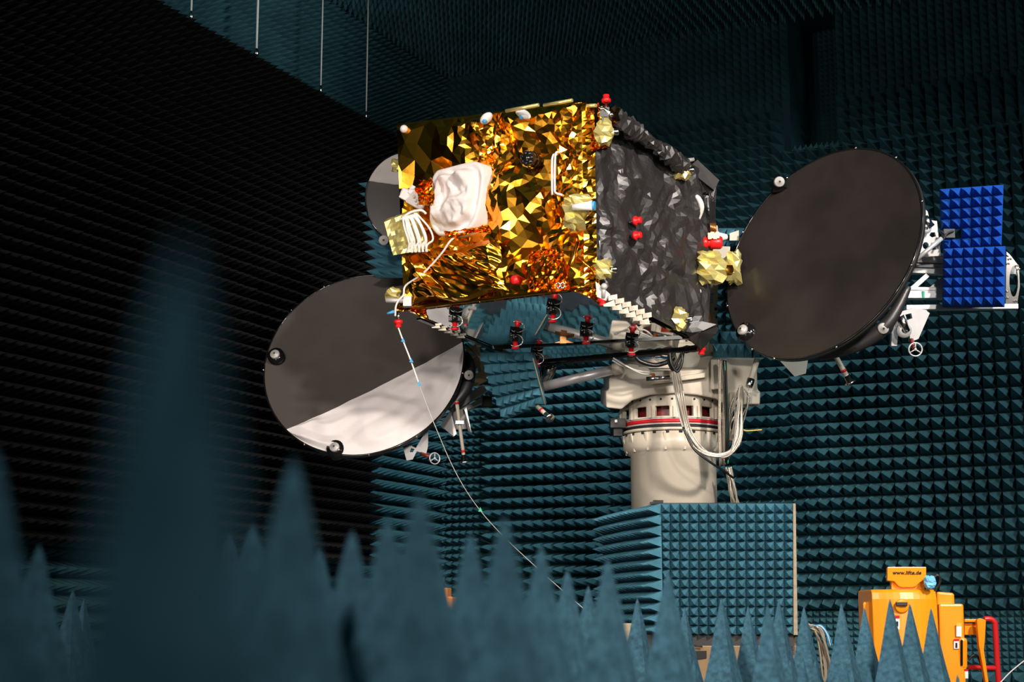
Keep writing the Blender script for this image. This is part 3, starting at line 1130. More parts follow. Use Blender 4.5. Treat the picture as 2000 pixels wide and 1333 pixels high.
class Dish:
    def __init__(self, px, py, d, rpx, ratio, minor_deg, name, label, deep=0.13, material='carbon'):
        self.c = P(px, py, d)
        vd = (CAM - self.c).normalized()
        side = imgdir(minor_deg)
        side = (side - vd * side.dot(vd)).normalized()
        self.n = (vd * ratio + side * math.sqrt(1 - ratio * ratio)).normalized()
        self.a = self.n.cross(ZZ).normalized()
        self.b = self.n.cross(self.a).normalized()
        self.R = rpx * d / F
        self.deep = deep
        self.root = thing(name, self.c - ZZ * self.R, label, 'dish antenna', 'satellite dish reflectors')
        n = 96
        rings = 16
        mb = MB()
        vs = []
        for j in range(rings + 1):
            r = self.R * j / rings
            for i in range(n):
                vs.append(self.pt(r * math.cos(2 * math.pi * i / n), r * math.sin(2 * math.pi * i / n)))
        fs = []
        for j in range(rings):
            for i in range(n):
                i2 = (i + 1) % n
                fs.append((j * n + i, j * n + i2, (j + 1) * n + i2, (j + 1) * n + i))
        mb.add(vs, fs, True)
        self.shell = mb.build('dish_shell', material, self.root)
        mb = MB()
        prof = [(self.R, deep), (self.R + .012, deep), (self.R + .012, deep - .06), (self.R * .8, -.02), (self.R * .4, -.08), (0, -.10)]
        mb.lathe(self.c, self.n, prof, n)
        mb.build('dish_back', 'black_foil', self.root)
        mb = MB()
        mb.lathe(self.c + self.n * deep, self.n, [(self.R - .006, .004), (self.R + .014, .004), (self.R + .014, -.012), (self.R - .006, -.012), (self.R - .006, .004)], n)
        self.rim = mb.build('rim', 'black_gloss', self.root)

    def pt(self, x, y, o=0.0):
        r2 = (x * x + y * y) / (self.R * self.R)
        return self.c + self.a * x + self.b * y + self.n * (self.deep * r2 + o)

    def xy(self, px, py, lift=0.0):
        q = hit(px, py, self.c + self.n * lift, self.n)
        return (q - self.c).dot(self.a), (q - self.c).dot(self.b)

    def bolt(self, px, py, horn=True):
        x, y = self.xy(px, py, self.deep)
        q = self.c + self.a * x + self.b * y + self.n * self.deep
        t = MB()
        t.lathe(q - self.n * .03, self.n, [(0.105, -.05), (.105, .085), (0.0, .085)], 20)
        o = t.build('rim_notch', 'black_gloss', self.root)
        t = MB().lathe(q + self.n * .055, self.n, [(0, .05), (.018, .05), (.02, .04), (.052, .04), (.06, .03), (.06, -.02), (0, -.02)], 20)
        t.build('hold_down_bolt', 'alu_matte', o)
        t = MB().lathe(q + self.n * .106, self.n, [(0, .002), (.012, .002), (.012, 0)], 10)
        t.build('bolt_hole', 'black_matte', o)

    def membrane(self, p0, p1, name='membrane', material='membrane', seed=0.0, side=None, wr=0.012, curve=0.0):
        """sheet covering the part of the dish on one side of the chord p0-p1"""
        x0, y0 = self.xy(*p0, self.deep)
        x1, y1 = self.xy(*p1, self.deep)
        k = self.R * 0.999
        l0, l1 = math.hypot(x0, y0), math.hypot(x1, y1)
        a0, a1 = math.atan2(y0, x0), math.atan2(y1, x1)
        sx, sy = self.xy(*side, self.deep)
        am = math.atan2(sy, sx)
        # arc from a0 to a1 that passes am
        da = (a1 - a0) % (2 * math.pi)
        if (am - a0) % (2 * math.pi) > da:
            da -= 2 * math.pi
        N, Mr = 90, 34
        vs = []
        ch = Vector((x1 - x0, y1 - y0, 0)).normalized()
        for i in range(N + 1):
            t = i / N
            an = a0 + da * t
            ex, ey = k * math.cos(an), k * math.sin(an)
            cx, cy = x0 * k / l0 + (x1 * k / l1 - x0 * k / l0) * t, y0 * k / l0 + (y1 * k / l1 - y0 * k / l0) * t
            bow = curve * math.sin(math.pi * t)
            mx, my = (ex - cx), (ey - cy)
            ml = max(1e-6, math.hypot(mx, my))
            jag = 0.006 * noise.noise(Vector((t * 16, seed, 0)))
            cx += mx / ml * (bow + jag)
            cy += my / ml * (bow + jag)
            for j in range(Mr + 1):
                s = j / Mr
                x, y = cx + (ex - cx) * s, cy + (ey - cy) * s
                w = wr * (noise.noise(Vector((x * 1.6 + seed, y * 1.6, 1))) + .9 * abs(noise.noise(Vector((x * 2.5 - y * 3 + seed, x + y * .8, 5)))) + .5 * tri((x * .35 + y) * 2.3 + noise.noise(Vector((x * 2, y * 2, seed))) * .7))
                e = min(1, 6 * min(s, 1 - s, t * 2, (1 - t) * 2))
                vs.append(self.pt(x, y, .006 + (w + wr * 0.8) * max(e, .15)))
        fs = []
        for i in range(N):
            for j in range(Mr):
                a = i * (Mr + 1) + j
                fs.append((a, a + 1, a + Mr + 2, a + Mr + 1))
        return MB().add(vs, fs, True).build(name, material, self.root)


LD = Dish(714, 718, 19.1, 197, 0.86, 115, 'reflector_dish', 'round grey reflector dish half covered by a white sheet, below the gold foil', material='carbon')
plab(LD.membrane((563, 838), (909, 668), seed=2.0, side=(740, 890), wr=0.05, curve=-0.03), 'white wrinkled sheet over the lower part')
for q in ((540, 698), (656, 879)):
    LD.bolt(*q)
RD = Dish(1615, 503, 16.8, 227, 0.68, 143, 'reflector_dish', 'large dark reflector dish beside the bright blue foam blocks', material='carbon_shaded')
for q in ((1458, 650),):
    RD.bolt(*q)
SD = Dish(802, 389, 18.6, 90, 0.94, 180, 'reflector_dish', 'small two-tone reflector dish peeking out left of the gold foil', deep=.06, material='carbon_shaded')
plab(SD.membrane((726, 356), (885, 362), 'grey_membrane', 'sheet_grey', 4.0, side=(800, 305), wr=.004, curve=-.03), 'pale grey upper sheet')


def ear(dish, px, py, d, dx, dy, label=None):
    """bolt on a foil-wrapped ear sticking out of the dish rim"""
    q = P(px, py, d)
    b = P(px + dx, py + dy, d + .05)
    o = MB().hexa([b - RX * .12 - UPV * .05, b + RX * .12 - UPV * .02, q + RX * .05 - UPV * .05, q - RX * .05 - UPV * .05],
                  [b - RX * .12 - UPV * .05 + FW * .1, b + RX * .12 - UPV * .02 + FW * .1, q + RX * .05 + UPV * .05 + FW * .1, q - RX * .05 + UPV * .05 + FW * .1]).build('rim_ear', 'black_gloss', dish.root)
    MB().lathe(q - FW * .02, -FW, [(0, .05), (.018, .05), (.02, .04), (.052, .04), (.06, .03), (.06, -.03), (0, -.03)], 20).build('hold_down_bolt', 'alu_matte', o)
    MB().lathe(q - FW * .071, -FW, [(0, .002), (.012, .002), (.012, 0)], 10).build('bolt_hole', 'black_matte', o)
    return o


ear(LD, 770, 529, 19.7, 0, 22)
ear(LD, 916, 733, 18.8, -8, 12)
ear(RD, 1521, 356, 17.55, 8, 12)
ear(RD, 1782, 369, 16.5, 6, 6)
ear(RD, 1723, 642, 16.3, -4, 8)
ear(SD, 750, 470, 18.5, 12, -6)
for a, b in (((722, 545, 19.6), (764, 531, 19.7)), ((776, 531, 19.7), (792, 542, 19.65))):
    MB().tube(pix(a, b), .02, 6).build('ear_strut', 'black_gloss', LD.root)
# small clips round the rims
for D_, n_, s_ in ((LD, 9, 1), (RD, 10, 2)):
    rr = random.Random(s_)
    for i in range(n_):
        an = 2 * math.pi * (i + rr.random() * .6) / n_
        MB().ball(D_.c + (D_.a * math.cos(an) + D_.b * math.sin(an)) * (D_.R + .015) + D_.n * D_.deep, .016, 6, 4).build('rim_clip', 'steel', D_.root)
# dark foil-covered ribs behind the dishes
mb = MB()
mb.tube(spline(pix((876, 800, 18.75), (908, 762, 18.85), (918, 720, 19.0), (910, 690, 19.1))), [.03 + .05 * math.sin(math.pi * i / 18) for i in range(19)], 8)
mb.build('back_rib', 'black_foil', LD.root)
mb = MB()
mb.tube(spline(pix((1600, 700, 16.5), (1680, 672, 16.4), (1735, 630, 16.3), (1775, 560, 16.3))), [.03 + .05 * math.sin(math.pi * i / 18) for i in range(19)], 8)
mb.build('back_rib', 'black_foil', RD.root)

# ================================================================== POSITIONER MAST
MD = 18.5
PM = MD / F
ax = P(1315, 900, MD)
base = Vector((ax.x, ax.y, 0))


def hz(py):
    return P(1315, py, MD).z


mast = thing('positioner_mast', base, 'thick cream painted mast and yoke carrying the satellite', 'mast')
plinth_top = hz(984)
mb = MB().lathe(base, ZZ, [(0, 0), (.513, 0), (.513, hz(892)), (.56, hz(888)), (.60, hz(878)), (.60, hz(852)), (0, hz(852))], 64)
mb.build('column', 'cream', mast)
mb = MB().lathe(base, ZZ, [(.56, hz(850)), (.615, hz(850)), (.615, hz(845)), (.56, hz(845))], 64)
mb.build('column_flange', 'cream', mast)
for i in range(16):
    an = math.radians(i * 22.5 + 8)
    u = Vector((math.cos(an), math.sin(an), 0))
    s = ZZ.cross(u)
    q = base + u * .595
    MB().hexa([q - s * .012 + ZZ * hz(888) - u * .08, q + s * .012 + ZZ * hz(888) - u * .08, q + s * .012 + ZZ * hz(888) - u * .02, q - s * .012 + ZZ * hz(888) - u * .02],
              [q - s * .012 + ZZ * hz(853) - u * .08, q + s * .012 + ZZ * hz(853) - u * .08, q + s * .012 + ZZ * hz(853) + u * .03, q - s * .012 + ZZ * hz(853) + u * .03]).build('gusset', 'cream', mast)
for i in range(24):
    an = math.radians(i * 15 + 3)
    u = Vector((math.cos(an), math.sin(an), 0))
    MB().lathe(base + u * .58 + ZZ * hz(851), -ZZ, [(.02, 0), (.03, 0), (.03, .03), (.018, .03), (.018, .05), (0, .05)], 8).build('flange_bolt', 'black_matte', mast)
MB().lathe(base, ZZ, [(.585, hz(845)), (.60, hz(845)), (.60, hz(839)), (.585, hz(839))], 64).build('seal_ring', 'black_matte', mast)
MB().lathe(base, ZZ, [(.57, hz(839)), (.62, hz(839)), (.62, hz(825)), (.57, hz(825))], 64).build('white_ring', 'white', mast)
MB().lathe(base, ZZ, [(.6, hz(836.5)), (.624, hz(836.5)), (.624, hz(829)), (.6, hz(829))], 64).build('red_ring', 'red_paint', mast)
# windowed drum between the red ring and the yoke
R0 = .635
zt, zb, z1, z2 = hz(764), hz(827), hz(804), hz(824)
mb = MB()
nw, SG = 14, 10
OFF = .35 * 2 * math.pi / nw
for i in range(nw * SG):
    a0, a1 = OFF + 2 * math.pi * i / (nw * SG), OFF + 2 * math.pi * (i + 1) / (nw * SG)
    q = i % SG
    for za, zc, solid in ((zb, z2, True), (z2, z1, not 2 <= q <= 7), (z1, zt, True)):
        if solid:
            for ra in (R0, R0 - .05):
                mb.add([base + Vector((math.cos(a) * ra, math.sin(a) * ra, z)) for a, z in ((a0, za), (a1, za), (a1, zc), (a0, zc))], [(0, 1, 2, 3)], True)
        else:
            for z in (z1, z2):
                mb.add([base + Vector((math.cos(a) * r_, math.sin(a) * r_, z)) for a, r_ in ((a0, R0), (a1, R0), (a1, R0 - .05), (a0, R0 - .05))], [(0, 1, 2, 3)])
    if q in (2, 8):
        mb.add([base + Vector((math.cos(a0) * r_, math.sin(a0) * r_, z)) for r_, z in ((R0, z2), (R0, z1), (R0 - .05, z1), (R0 - .05, z2))], [(0, 1, 2, 3)])
mb.build('windowed_drum', 'cream', mast)
for i in range(nw):
    an = OFF + 2 * math.pi * i / nw
    u = Vector((math.cos(an), math.sin(an), 0))
    s = ZZ.cross(u)
    MB().box(base + u * (R0 + .012) + ZZ * ((z1 + zb) / 2), .012, .014, (z1 - zb) / 2, u, s, ZZ).build('drum_rib', 'cream', mast)
MB().lathe(base, ZZ, [(.5, zb), (.5, zt)], 48).build('inner_drum', 'darkred', mast)
for i in range(30):
    an = 2 * math.pi * i / 30
    u = Vector((math.cos(an), math.sin(an), 0))
    for z in (hz(779), hz(791)):
        MB().lathe(base + u * (R0 - .002) + ZZ * z, u, [(.014, 0), (.014, .006), (0, .006)], 8).build('drum_screw', 'black_matte', mast)
# yoke
yo = MB()
sec = [(1184, 797), (1183, 765), (1190, 762), (1189, 742), (1194, 727), (1206, 714), (1222, 708), (1240, 706), (1258, 710), (1272, 726), (1380, 722), (1388, 700), (1400, 698), (1478, 700), (1480, 762), (1486, 766), (1484, 793), (1430, 800), (1400, 780), (1360, 772), (1315, 769), (1270, 772), (1235, 783), (1214, 800)]
yo.prism([P(x, y, MD - .55) for x, y in sec], FW * 1.1)
yoke = yo.build('yoke', 'cream', mast, bevel=.02)
sec2 = [(1192, 757), (1200, 730), (1225, 718), (1262, 728), (1300, 738), (1350, 736), (1386, 730), (1388, 756), (1350, 752), (1300, 752), (1240, 760), (1212, 775)]
MB().lathe(base, ZZ, [(.50, hz(772)), (.63, hz(772)), (.66, hz(757)), (.70, hz(752)), (.70, hz(741)), (.5, hz(735))], 48, math.radians(0), math.radians(360)).build('saddle', 'cream', yoke)
mb = MB()
mb.hexa(pix((1272, 745, 17.85), (1378, 728, 17.85), (1378, 738, 17.85), (1272, 752, 17.85)), pix((1272, 740, 18.4), (1378, 724, 18.4), (1378, 735, 18.4), (1272, 748, 18.4)))
mb.build('top_plate', 'cream', yoke, bevel=.01)
mb = MB()
mb.hexa(pix((1388, 762, 17.8), (1420, 760, 17.8), (1420, 702, 17.8), (1388, 702, 17.8)), pix((1388, 762, 18.3), (1420, 760, 18.3), (1420, 702, 18.3), (1388, 702, 18.3)))
mb.hexa(pix((1425, 792, 17.85), (1484, 790, 17.85), (1484, 768, 17.85), (1425, 766, 17.85)), pix((1425, 792, 18.4), (1484, 790, 18.4), (1484, 768, 18.4), (1425, 766, 18.4)))
mb.build('side_block', 'cream', yoke, bevel=.015)
# motor box on the left of the drum
mb = MB()
mb.box(P(1206, 829, 18.4), .09, .12, .055)
mb.box(P(1206, 845, 18.4), .05, .08, .05)
o = plab(mb.build('limit_switch_box', 'black_matte', mast), 'dark grey switch box')
MB().box(P(1203, 823, 18.27), .015, .006, .015).build('box_sticker', 'sticker', o)
mb = MB().box(P(1286, 981, 17.95), .06, .02, .02)
mb.box(P(1278, 983, 17.95), .05, .02, .012)
mb.build('cable_clamp', 'black_matte', mast)
# upright arm behind the satellite
mb = MB()
mb.hexa(pix((1225, 720, 18.9), (1385, 720, 18.9), (1385, 600, 18.9), (1225, 600, 18.9)), pix((1225, 720, 19.5), (1385, 720, 19.5), (1385, 600, 19.5), (1225, 600, 19.5)))
mb.hexa(pix((1335, 700, 19.0), (1412, 700, 19.0), (1402, 440, 19.0), (1335, 440, 19.0)), pix((1335, 700, 19.4), (1412, 700, 19.4), (1402, 440, 19.4), (1335, 440, 19.4)))
mb.build('upright_arm', 'cream', mast, bevel=.02)
mb = MB()
for x, y in ((1385, 606), (1398, 604), (1382, 618), (1400, 620), (1378, 690), (1394, 690)):
    mb.lathe(P(x, y, 18.98), -FW, [(.02, 0), (.02, .01), (0, .01)], 8)
mb.build('arm_bolts', 'black_matte', mast)
for f_, b_, nm in ((((1524, 706), (1578, 704), (1574, 730), (1552, 736)), (18.3, 18.7), 'arm_plate'),
                   (((1425, 470), (1443, 470), (1443, 450), (1425, 456)), (17.9, 18.1), 'arm_plate'),
                   (((1375, 505), (1426, 505), (1426, 482), (1375, 480)), (18.0, 18.2), 'arm_plate')):
    MB().hexa([P(x, y, b_[0]) for x, y in f_], [P(x, y, b_[1]) for x, y in f_]).build(nm, 'cream', mast)
mb = MB()
for i in range(4):
    mb.tube(pix((1352, 576 + 5 * i, 18.6), (1393, 575 + 5 * i, 18.6)), .009, 5)
for x in (1358, 1376):
    mb.tube(pix((x, 570, 18.6), (x, 600, 18.6)), .009, 5)
mb.build('wire_basket', 'steel', mast)
mb = MB()
mb.tube(spline(pix((1356, 602, 18.3), (1372, 588, 18.2), (1382, 592, 18.2), (1388, 628, 18.3))), .018, 6)
mb.build('cable_loop', 'copper', mast)

# slanted silver tube and boom below the satellite
bt = thing('support_boom', P(1060, 755, 18.2), 'long bare metal tube slanting from the yoke to a tilted foam panel', 'boom')
MB().tube(pix((1052, 758, 17.95), (1212, 719, 17.78)), .058, 16).build('tube', 'alu', bt)
MB().tube(pix((1198, 722, 17.8), (1216, 718, 17.77)), .072, 16).build('collar', 'cream', bt)
ct_ = thing('support_canister', P(1066, 750, 18.5), 'short shiny tapered metal tube under the mirrored underside', 'tube')
MB().tube(pix((1061, 752, 18.6), (1068, 730, 18.6), (1078, 702, 18.6)), [.05, .095, .095], 18).build('body', 'steel', ct_)
mb = MB()
for i in range(3):
    mb.tube([P(1070 + 12 * math.cos(a) + i * 3, 706 + 6 * math.sin(a) + i * 3, 18.45) for a in [k * math.pi / 8 for k in range(17)]], .008, 5)
mb.build('wire_coil', 'cable_black', ct_)

# ================================================================== FOAM PANELS ROUND THE MAST
def panel(name, label, A, B, C, D, nu, nv, h, m='foam_panel', n=None, skip=None, group=None, back=.05, cat='foam absorber', backmat=None):
    if n is None:
        n = (B - A).cross(D - A).normalized()
        if n.dot(CAM - A) < 0:
            n = -n
    t = thing(name, (A + B) / 2, label, cat, group)
    MB().qfield(A, B, C, D, nu, nv, n, h, skip).build('pyramid_face', m, t, fix=False)
    bk = MB()
    if skip:
        def S(u, v):
            return A * ((1 - u) * (1 - v)) + B * (u * (1 - v)) + C * (u * v) + D * ((1 - u) * v)
        for i in range(nu):
            for j in range(nv):
                if not skip(i, j):
                    q = [S(i / nu, j / nv), S((i + 1) / nu, j / nv), S((i + 1) / nu, (j + 1) / nv), S(i / nu, (j + 1) / nv)]
                    bk.hexa([x - n * back for x in q], q)
    else:
        bk.hexa([x - n * back for x in (A, B, C, D)], [A, B, C, D])
    bk.build('foam_base', backmat or m, t, fix=not skip)
    return t


G1 = 'foam panels fixed round the mast'
panel('foam_absorber', 'narrow teal foam panel between the black foil and the large dark dish', P(1402, 652, 18.75), P(1560, 652, 18.2), P(1560, 446, 18.2), P(1404, 446, 18.75), 9, 9, .16, group=G1)
panel('foam_absorber', 'low teal foam strip with a straight bottom edge under the large dark dish', P(1392, 699, 17.75), P(1502, 699, 17.65), P(1502, 672, 17.65), P(1392, 672, 17.75), 7, 1, .12, group=G1)
panel('foam_absorber', 'dark teal foam strip above the low strip, left of the dark dish', P(1386, 672, 18.2), P(1525, 672, 17.9), P(1525, 648, 17.9), P(1386, 648, 18.2), 7, 1, .13, group=G1)
panel('foam_absorber', 'upright foam panel with spikes poking out left of the small two-tone dish', P(738, 543, 19.15), P(850, 543, 19.25), P(830, 355, 19.25), P(722, 355, 19.15), 5, 10, .24, n=(BN + LWD * 0 - RX * 1.0).normalized(), group=G1)
panel('foam_absorber', 'tilted foam panel with a thin bright board edge under the mirrored underside', P(985, 822, 18.0), P(1064, 790, 17.7), P(1040, 690, 17.7), P(938, 690, 18.0), 6, 6, .14, group=G1)
# thin bright edge of the tilted panel
te = bpy.data.objects['foam_absorber.004']
MB().tube(pix((1041, 700, 17.66), (1065, 791, 17.66)), .009, 6).build('board_edge', 'wood', te)

# plinth covered in foam
pl = thing('foam_plinth', base + Vector((0, -1.2, 0)), 'wide foam-covered plinth in front of the cream mast, wooden edge on its right', 'plinth')
D0 = 17.0
A, B, C, D = P(1291, 1241, D0), P(1550, 1241, D0 - .15), P(1550, 984, D0 - .15), P(1291, 984, D0)
nf = (B - A).cross(D - A).normalized()
if nf.dot(CAM - A) < 0:
    nf = -nf
MB().qfield(A, B, C, D, 14, 14, nf, .17, jit=.1).build('front_foam', 'foam_panel', pl, fix=False)
# left side bends away in three facets
mb = MB()
seq = [(1291, 984, 17.0), (1262, 989, 17.5), (1222, 997, 18.1), (1178, 1008, 18.9)]
for (xa, ya, da), (xb, yb, db) in zip(seq, seq[1:]):
    top_a, top_b = P(xa, ya, da), P(xb, yb, db)
    bot_a, bot_b = Vector((top_a.x, top_a.y, A.z)), Vector((top_b.x, top_b.y, A.z))
    n_ = (top_a - top_b).cross(ZZ).normalized()
    if n_.dot(CAM - top_a) < 0:
        n_ = -n_
    mb.qfield(bot_b, bot_a, top_a, top_b, 5, 12, n_, .17)
mb.build('side_foam', 'foam_panel', pl, fix=False)
mb = MB().hexa([A, B, B + FW * .06, A + FW * .06], [D, C, C + FW * .06, D + FW * .06])
mb.build('backing_board', 'black_matte', pl)
MB().hexa(pix((1550, 1241, D0 - .2), (1558, 1241, D0 - .2), (1554, 984, D0 - .2), (1549, 984, D0 - .2)), pix((1550, 1241, D0 + .5), (1558, 1241, D0 + .5), (1554, 984, D0 + .5), (1549, 984, D0 + .5))).build('wooden_edge', 'wood', pl)
mb = MB()
mb.hexa([Vector((p.x, p.y, 0)) for p in (A, B, B + FW * .3, A + FW * .3)], [Vector((p.x, p.y, A.z)) for p in (A, B, B + FW * .3, A + FW * .3)])
MB().hexa([x - nf * .05 for x in (P(1350, 1300, 17.3), P(1556, 1300, 17.2), P(1556, 1246, 17.2), P(1350, 1246, 17.3))], [x - nf * .25 for x in (P(1350, 1300, 17.3), P(1556, 1300, 17.2), P(1556, 1246, 17.2), P(1350, 1246, 17.3))]).build('plinth_frame', 'wood', pl)
mb.build('plinth_base', 'black_matte', pl)

# bright blue foam blocks on the metal frame
G2 = 'bright blue foam blocks'
d1 = 17.2
panel('foam_block', 'upper bright blue foam block with a notch at its lower left', P(1838, 489, d1 + .1), P(1956, 480, d1 - .1), P(1960, 361, d1 - .1), P(1835, 370, d1 + .1), 6, 6, .19, 'foam_blue', group=G2, skip=lambda i, j: j == 1 and i < 2, back=.09, cat='foam block')
panel('foam_block', 'lower bright blue foam block standing on the aluminium rail', P(1840, 599, d1 - .05), P(1961, 599, d1 - .3), P(1963, 481, d1 - .25), P(1842, 486, d1 - .0), 6, 6, .19, 'foam_blue', group=G2, back=.09, cat='foam block')

# ================================================================== METAL FRAME RIGHT OF THE DARK DISH
fr = thing('support_rack', P(1860, 610, 17.7), 'silver aluminium support frame behind the dark dish and blue foam blocks', 'frame')


def bar(name, a, b, w, h, m='alu', parent=fr, bevel=.004):
    a, b = P(*a), P(*b)
    d = (b - a).normalized()
    s = d.cross(ZZ)
    s = s.normalized() if s.length > .2 else RX
    u = s.cross(d).normalized()
    c = a.lerp(b, .5)
    return MB().box(c, (b - a).length / 2, w, h, d, s, u).build(name, m, parent, bevel)


bar('frame_rail', (1770, 602, 17.55), (1988, 600, 17.3), .05, .028)
bar('frame_rail', (1768, 577, 17.6), (1850, 577, 17.5), .06, .045)
bar('frame_rail', (1772, 565, 17.6), (1850, 567, 17.5), .05, .02)
bar('frame_rail', (1780, 530, 17.7), (1850, 533, 17.6), .05, .03)
bar('frame_rail', (1785, 507, 17.75), (1850, 509, 17.65), .05, .045)
bar('frame_rail', (1785, 520, 17.75), (1850, 522, 17.65), .05, .022)
bar('frame_rail', (1950, 530, 17.9), (1985, 530, 17.8), .05, .045)
bar('diagonal_brace', (1778, 568, 17.6), (1812, 538, 17.6), .03, .028)
bar('diagonal_brace', (1815, 568, 17.6), (1850, 540, 17.6), .03, .028)
o = bar('green_tape', (1803, 569, 17.5), (1803, 583, 17.5), .014, .014, 'green')
mb = MB()
# big machined plate with cut-outs behind the dish edge
def holed_plate(outline, holes, d, th, parent, name, m='alu'):
    """plate from an outline with rectangular or round windows (pixel coordinates)"""
    import mathutils.geometry as geo
    verts, edges, n0 = [], [], 0
    for lp in [outline] + holes:
        k = len(lp)
        verts += [Vector((x, -y)) for x, y in lp]
        edges += [(n0 + i, n0 + (i + 1) % k) for i in range(k)]
        n0 += k
    vo, eo, fo, *_ = geo.delaunay_2d_cdt(verts, edges, [], 1, 1e-4)

    def inside(q, lp):
        c = False
        k = len(lp)
        for i in range(k):
            x0, y0 = lp[i]
            x1, y1 = lp[(i + 1) % k]
            if (y0 > q[1]) != (y1 > q[1]) and q[0] < (x1 - x0) * (q[1] - y0) / (y1 - y0) + x0:
                c = not c
        return c
    mb = MB()
    fs = []
    for f in fo:
        cx = sum(vo[i].x for i in f) / len(f)
        cy = -sum(vo[i].y for i in f) / len(f)
        if inside((cx, cy), outline) and not any(inside((cx, cy), h) for h in holes):
            fs.append(tuple(f))
    dd = d if callable(d) else (lambda x, y: d)
    pts = [P(v.x, -v.y, dd(v.x, -v.y)) for v in vo]
    n = len(pts)
    faces = [tuple(reversed(f)) for f in fs] + [tuple(i + n for i in f) for f in fs]
    cnt = {}
    for f in fs:
        for i in range(len(f)):
            e = (f[i], f[(i + 1) % len(f)])
            cnt[tuple(sorted(e))] = cnt.get(tuple(sorted(e)), 0) + 1
    for e, c in cnt.items():
        if c == 1:
            faces.append((e[0], e[1], e[1] + n, e[0] + n))
    mb.add(pts + [p + FW * th for p in pts], faces)
    return mb.build(name, m, parent)


def circ(x, y, rx, ry, n=14):
    return [(x + rx * math.cos(2 * math.pi * i / n), y + ry * math.sin(2 * math.pi * i / n)) for i in range(n)]


holed_plate([(1800, 412), (1806, 408), (1812, 414), (1815, 430), (1830, 432), (1834, 470), (1838, 500), (1792, 502), (1798, 450)],
            [[(1818, 454), (1826, 454), (1828, 462), (1820, 464), (1815, 460)], circ(1808, 480, 6, 7), [(1818, 476), (1828, 476), (1828, 488), (1818, 488)]], 17.3, .05, fr, 'machined_plate')
MB().tube(pix((1804, 424, 17.2), (1818, 444, 17.2)), [.045, .05], 12).build('pivot_bolt', 'steel', fr)
MB().lathe(P(1807, 447, 17.22), -FW, [(.02, .05), (.06, .05), (.06, 0), (.02, 0)], 16).build('clamp_ring', 'alu', fr)
mb = MB()
mb.tube(spline(pix((1838, 452, 17.05), (1846, 460, 17.0), (1842, 468, 17.0), (1850, 456, 17.0), (1862, 452, 17.05))), .012, 5)
mb.box(P(1852, 458, 17.1), .06, .05, .05)
mb.build('cable_clip', 'black_matte', fr)
MB().tube(pix((1790, 507, 16.9), (1839, 466, 16.95)), .025, 10).build('tie_rod', 'alu', fr)
# end plate with one big round hole
holed_plate([(1966, 492), (1972, 497), (1990, 520), (1992, 560), (1986, 600), (1964, 598)], [circ(1980, 550, 8.5, 30, 20)], 17.6, .03, fr, 'end_plate', 'steel')
mb = MB()
for x, y in ((1968, 500), (1974, 506), (1970, 515), (1988, 519), (1991, 526), (1967, 570), (1968, 582), (1985, 588), (1987, 596)):
    mb = MB().ball(P(x, y, 17.56), .014, 6, 5)
    mb.build('plate_screw', 'steel', fr)

# lower clamp with a hand wheel
G3 = 'adjustable metal clamps with hand wheels under the dishes'


def handwheel(px, py, d, r, parent, tilt=(0, 0)):
    q = P(px, py, d)
    nrm = (-FW + RX * tilt[0] + UPV * tilt[1]).normalized()
    a = nrm.cross(ZZ).normalized()
    b = nrm.cross(a)
    s = r * d / F
    o = MB().tube([q + (a * math.cos(t) + b * math.sin(t)) * s for t in [2 * math.pi * i / 28 for i in range(29)]], s * .11, 8, False).build('hand_wheel', 'alu', parent)
    m2 = MB()
    for k in range(3):
        t = 2 * math.pi * k / 3 + .5
        m2.tube([q, q + (a * math.cos(t) + b * math.sin(t)) * s], s * .09, 6)
    m2.ball(q, s * .24, 8, 6)
    m2.build('wheel_spokes', 'alu', o)
    return o


cl = thing('dish_clamp', P(1780, 690, 16.65), 'silver clamp with a hand wheel under the lower right of the dark dish', 'clamp', G3)
holed_plate([(1756, 610), (1785, 602), (1810, 606), (1812, 614), (1790, 664), (1778, 668), (1776, 640), (1770, 622), (1754, 650), (1752, 676), (1741, 676), (1742, 650)],
            [[(1768, 615), (1780, 612), (1782, 622), (1772, 626)]], 16.70, .07, cl, 'clamp_plate', 'alu')
mb = MB()
mb.hexa(pix((1790, 664, 16.75), (1794, 662, 16.75), (1816, 612, 16.75), (1808, 606, 16.75)), pix((1790, 664, 17.05), (1794, 662, 17.05), (1816, 612, 17.05), (1808, 606, 17.05)))
mb.build('side_plate', 'alu', cl)
MB().tube(pix((1757, 618, 16.55), (1772, 648, 16.55)), [.05, .035], 12).build('ball_joint', 'steel', cl)
MB().lathe(P(1764, 646, 16.60), -FW, [(.03, .05), (.08, .05), (.08, 0), (.03, 0)], 16).build('clamp_ring', 'alu', cl)
MB().tube(pix((1780, 664, 16.65), (1786, 682, 16.55)), .025, 8).build('spindle', 'darkred', cl)
handwheel(1788, 683, 16.50, 13, cl)

cl = thing('dish_clamp', P(825, 900, 18.75), 'silver clamp with a hand wheel under the white sheet of the left dish', 'clamp', G3)
holed_plate([(788, 876), (800, 870), (812, 876), (830, 845), (836, 842), (836, 872), (832, 888), (822, 884), (814, 882), (806, 898), (794, 900)], [[(803, 876), (810, 878), (806, 884), (800, 884)]], 18.65, .06, cl, 'clamp_plate', 'alu')
MB().tube(pix((822, 886, 18.65), (840, 893, 18.55)), .022, 8).build('spindle', 'darkred', cl)
handwheel(849, 896, 18.50, 11, cl, (.6, .2))
cl = thing('dish_clamp', P(900, 850, 18.85), 'pair of silver side plates behind the right rim of the left dish', 'clamp', G3)
mb = MB()
mb.hexa(pix((860, 832, 18.85), (886, 853, 18.75), (892, 848, 18.75), (880, 802, 18.85)), pix((860, 832, 18.95), (886, 853, 18.85), (892, 848, 18.85), (880, 802, 18.95)))
mb.build('side_plate', 'alu', cl)
mb = MB()
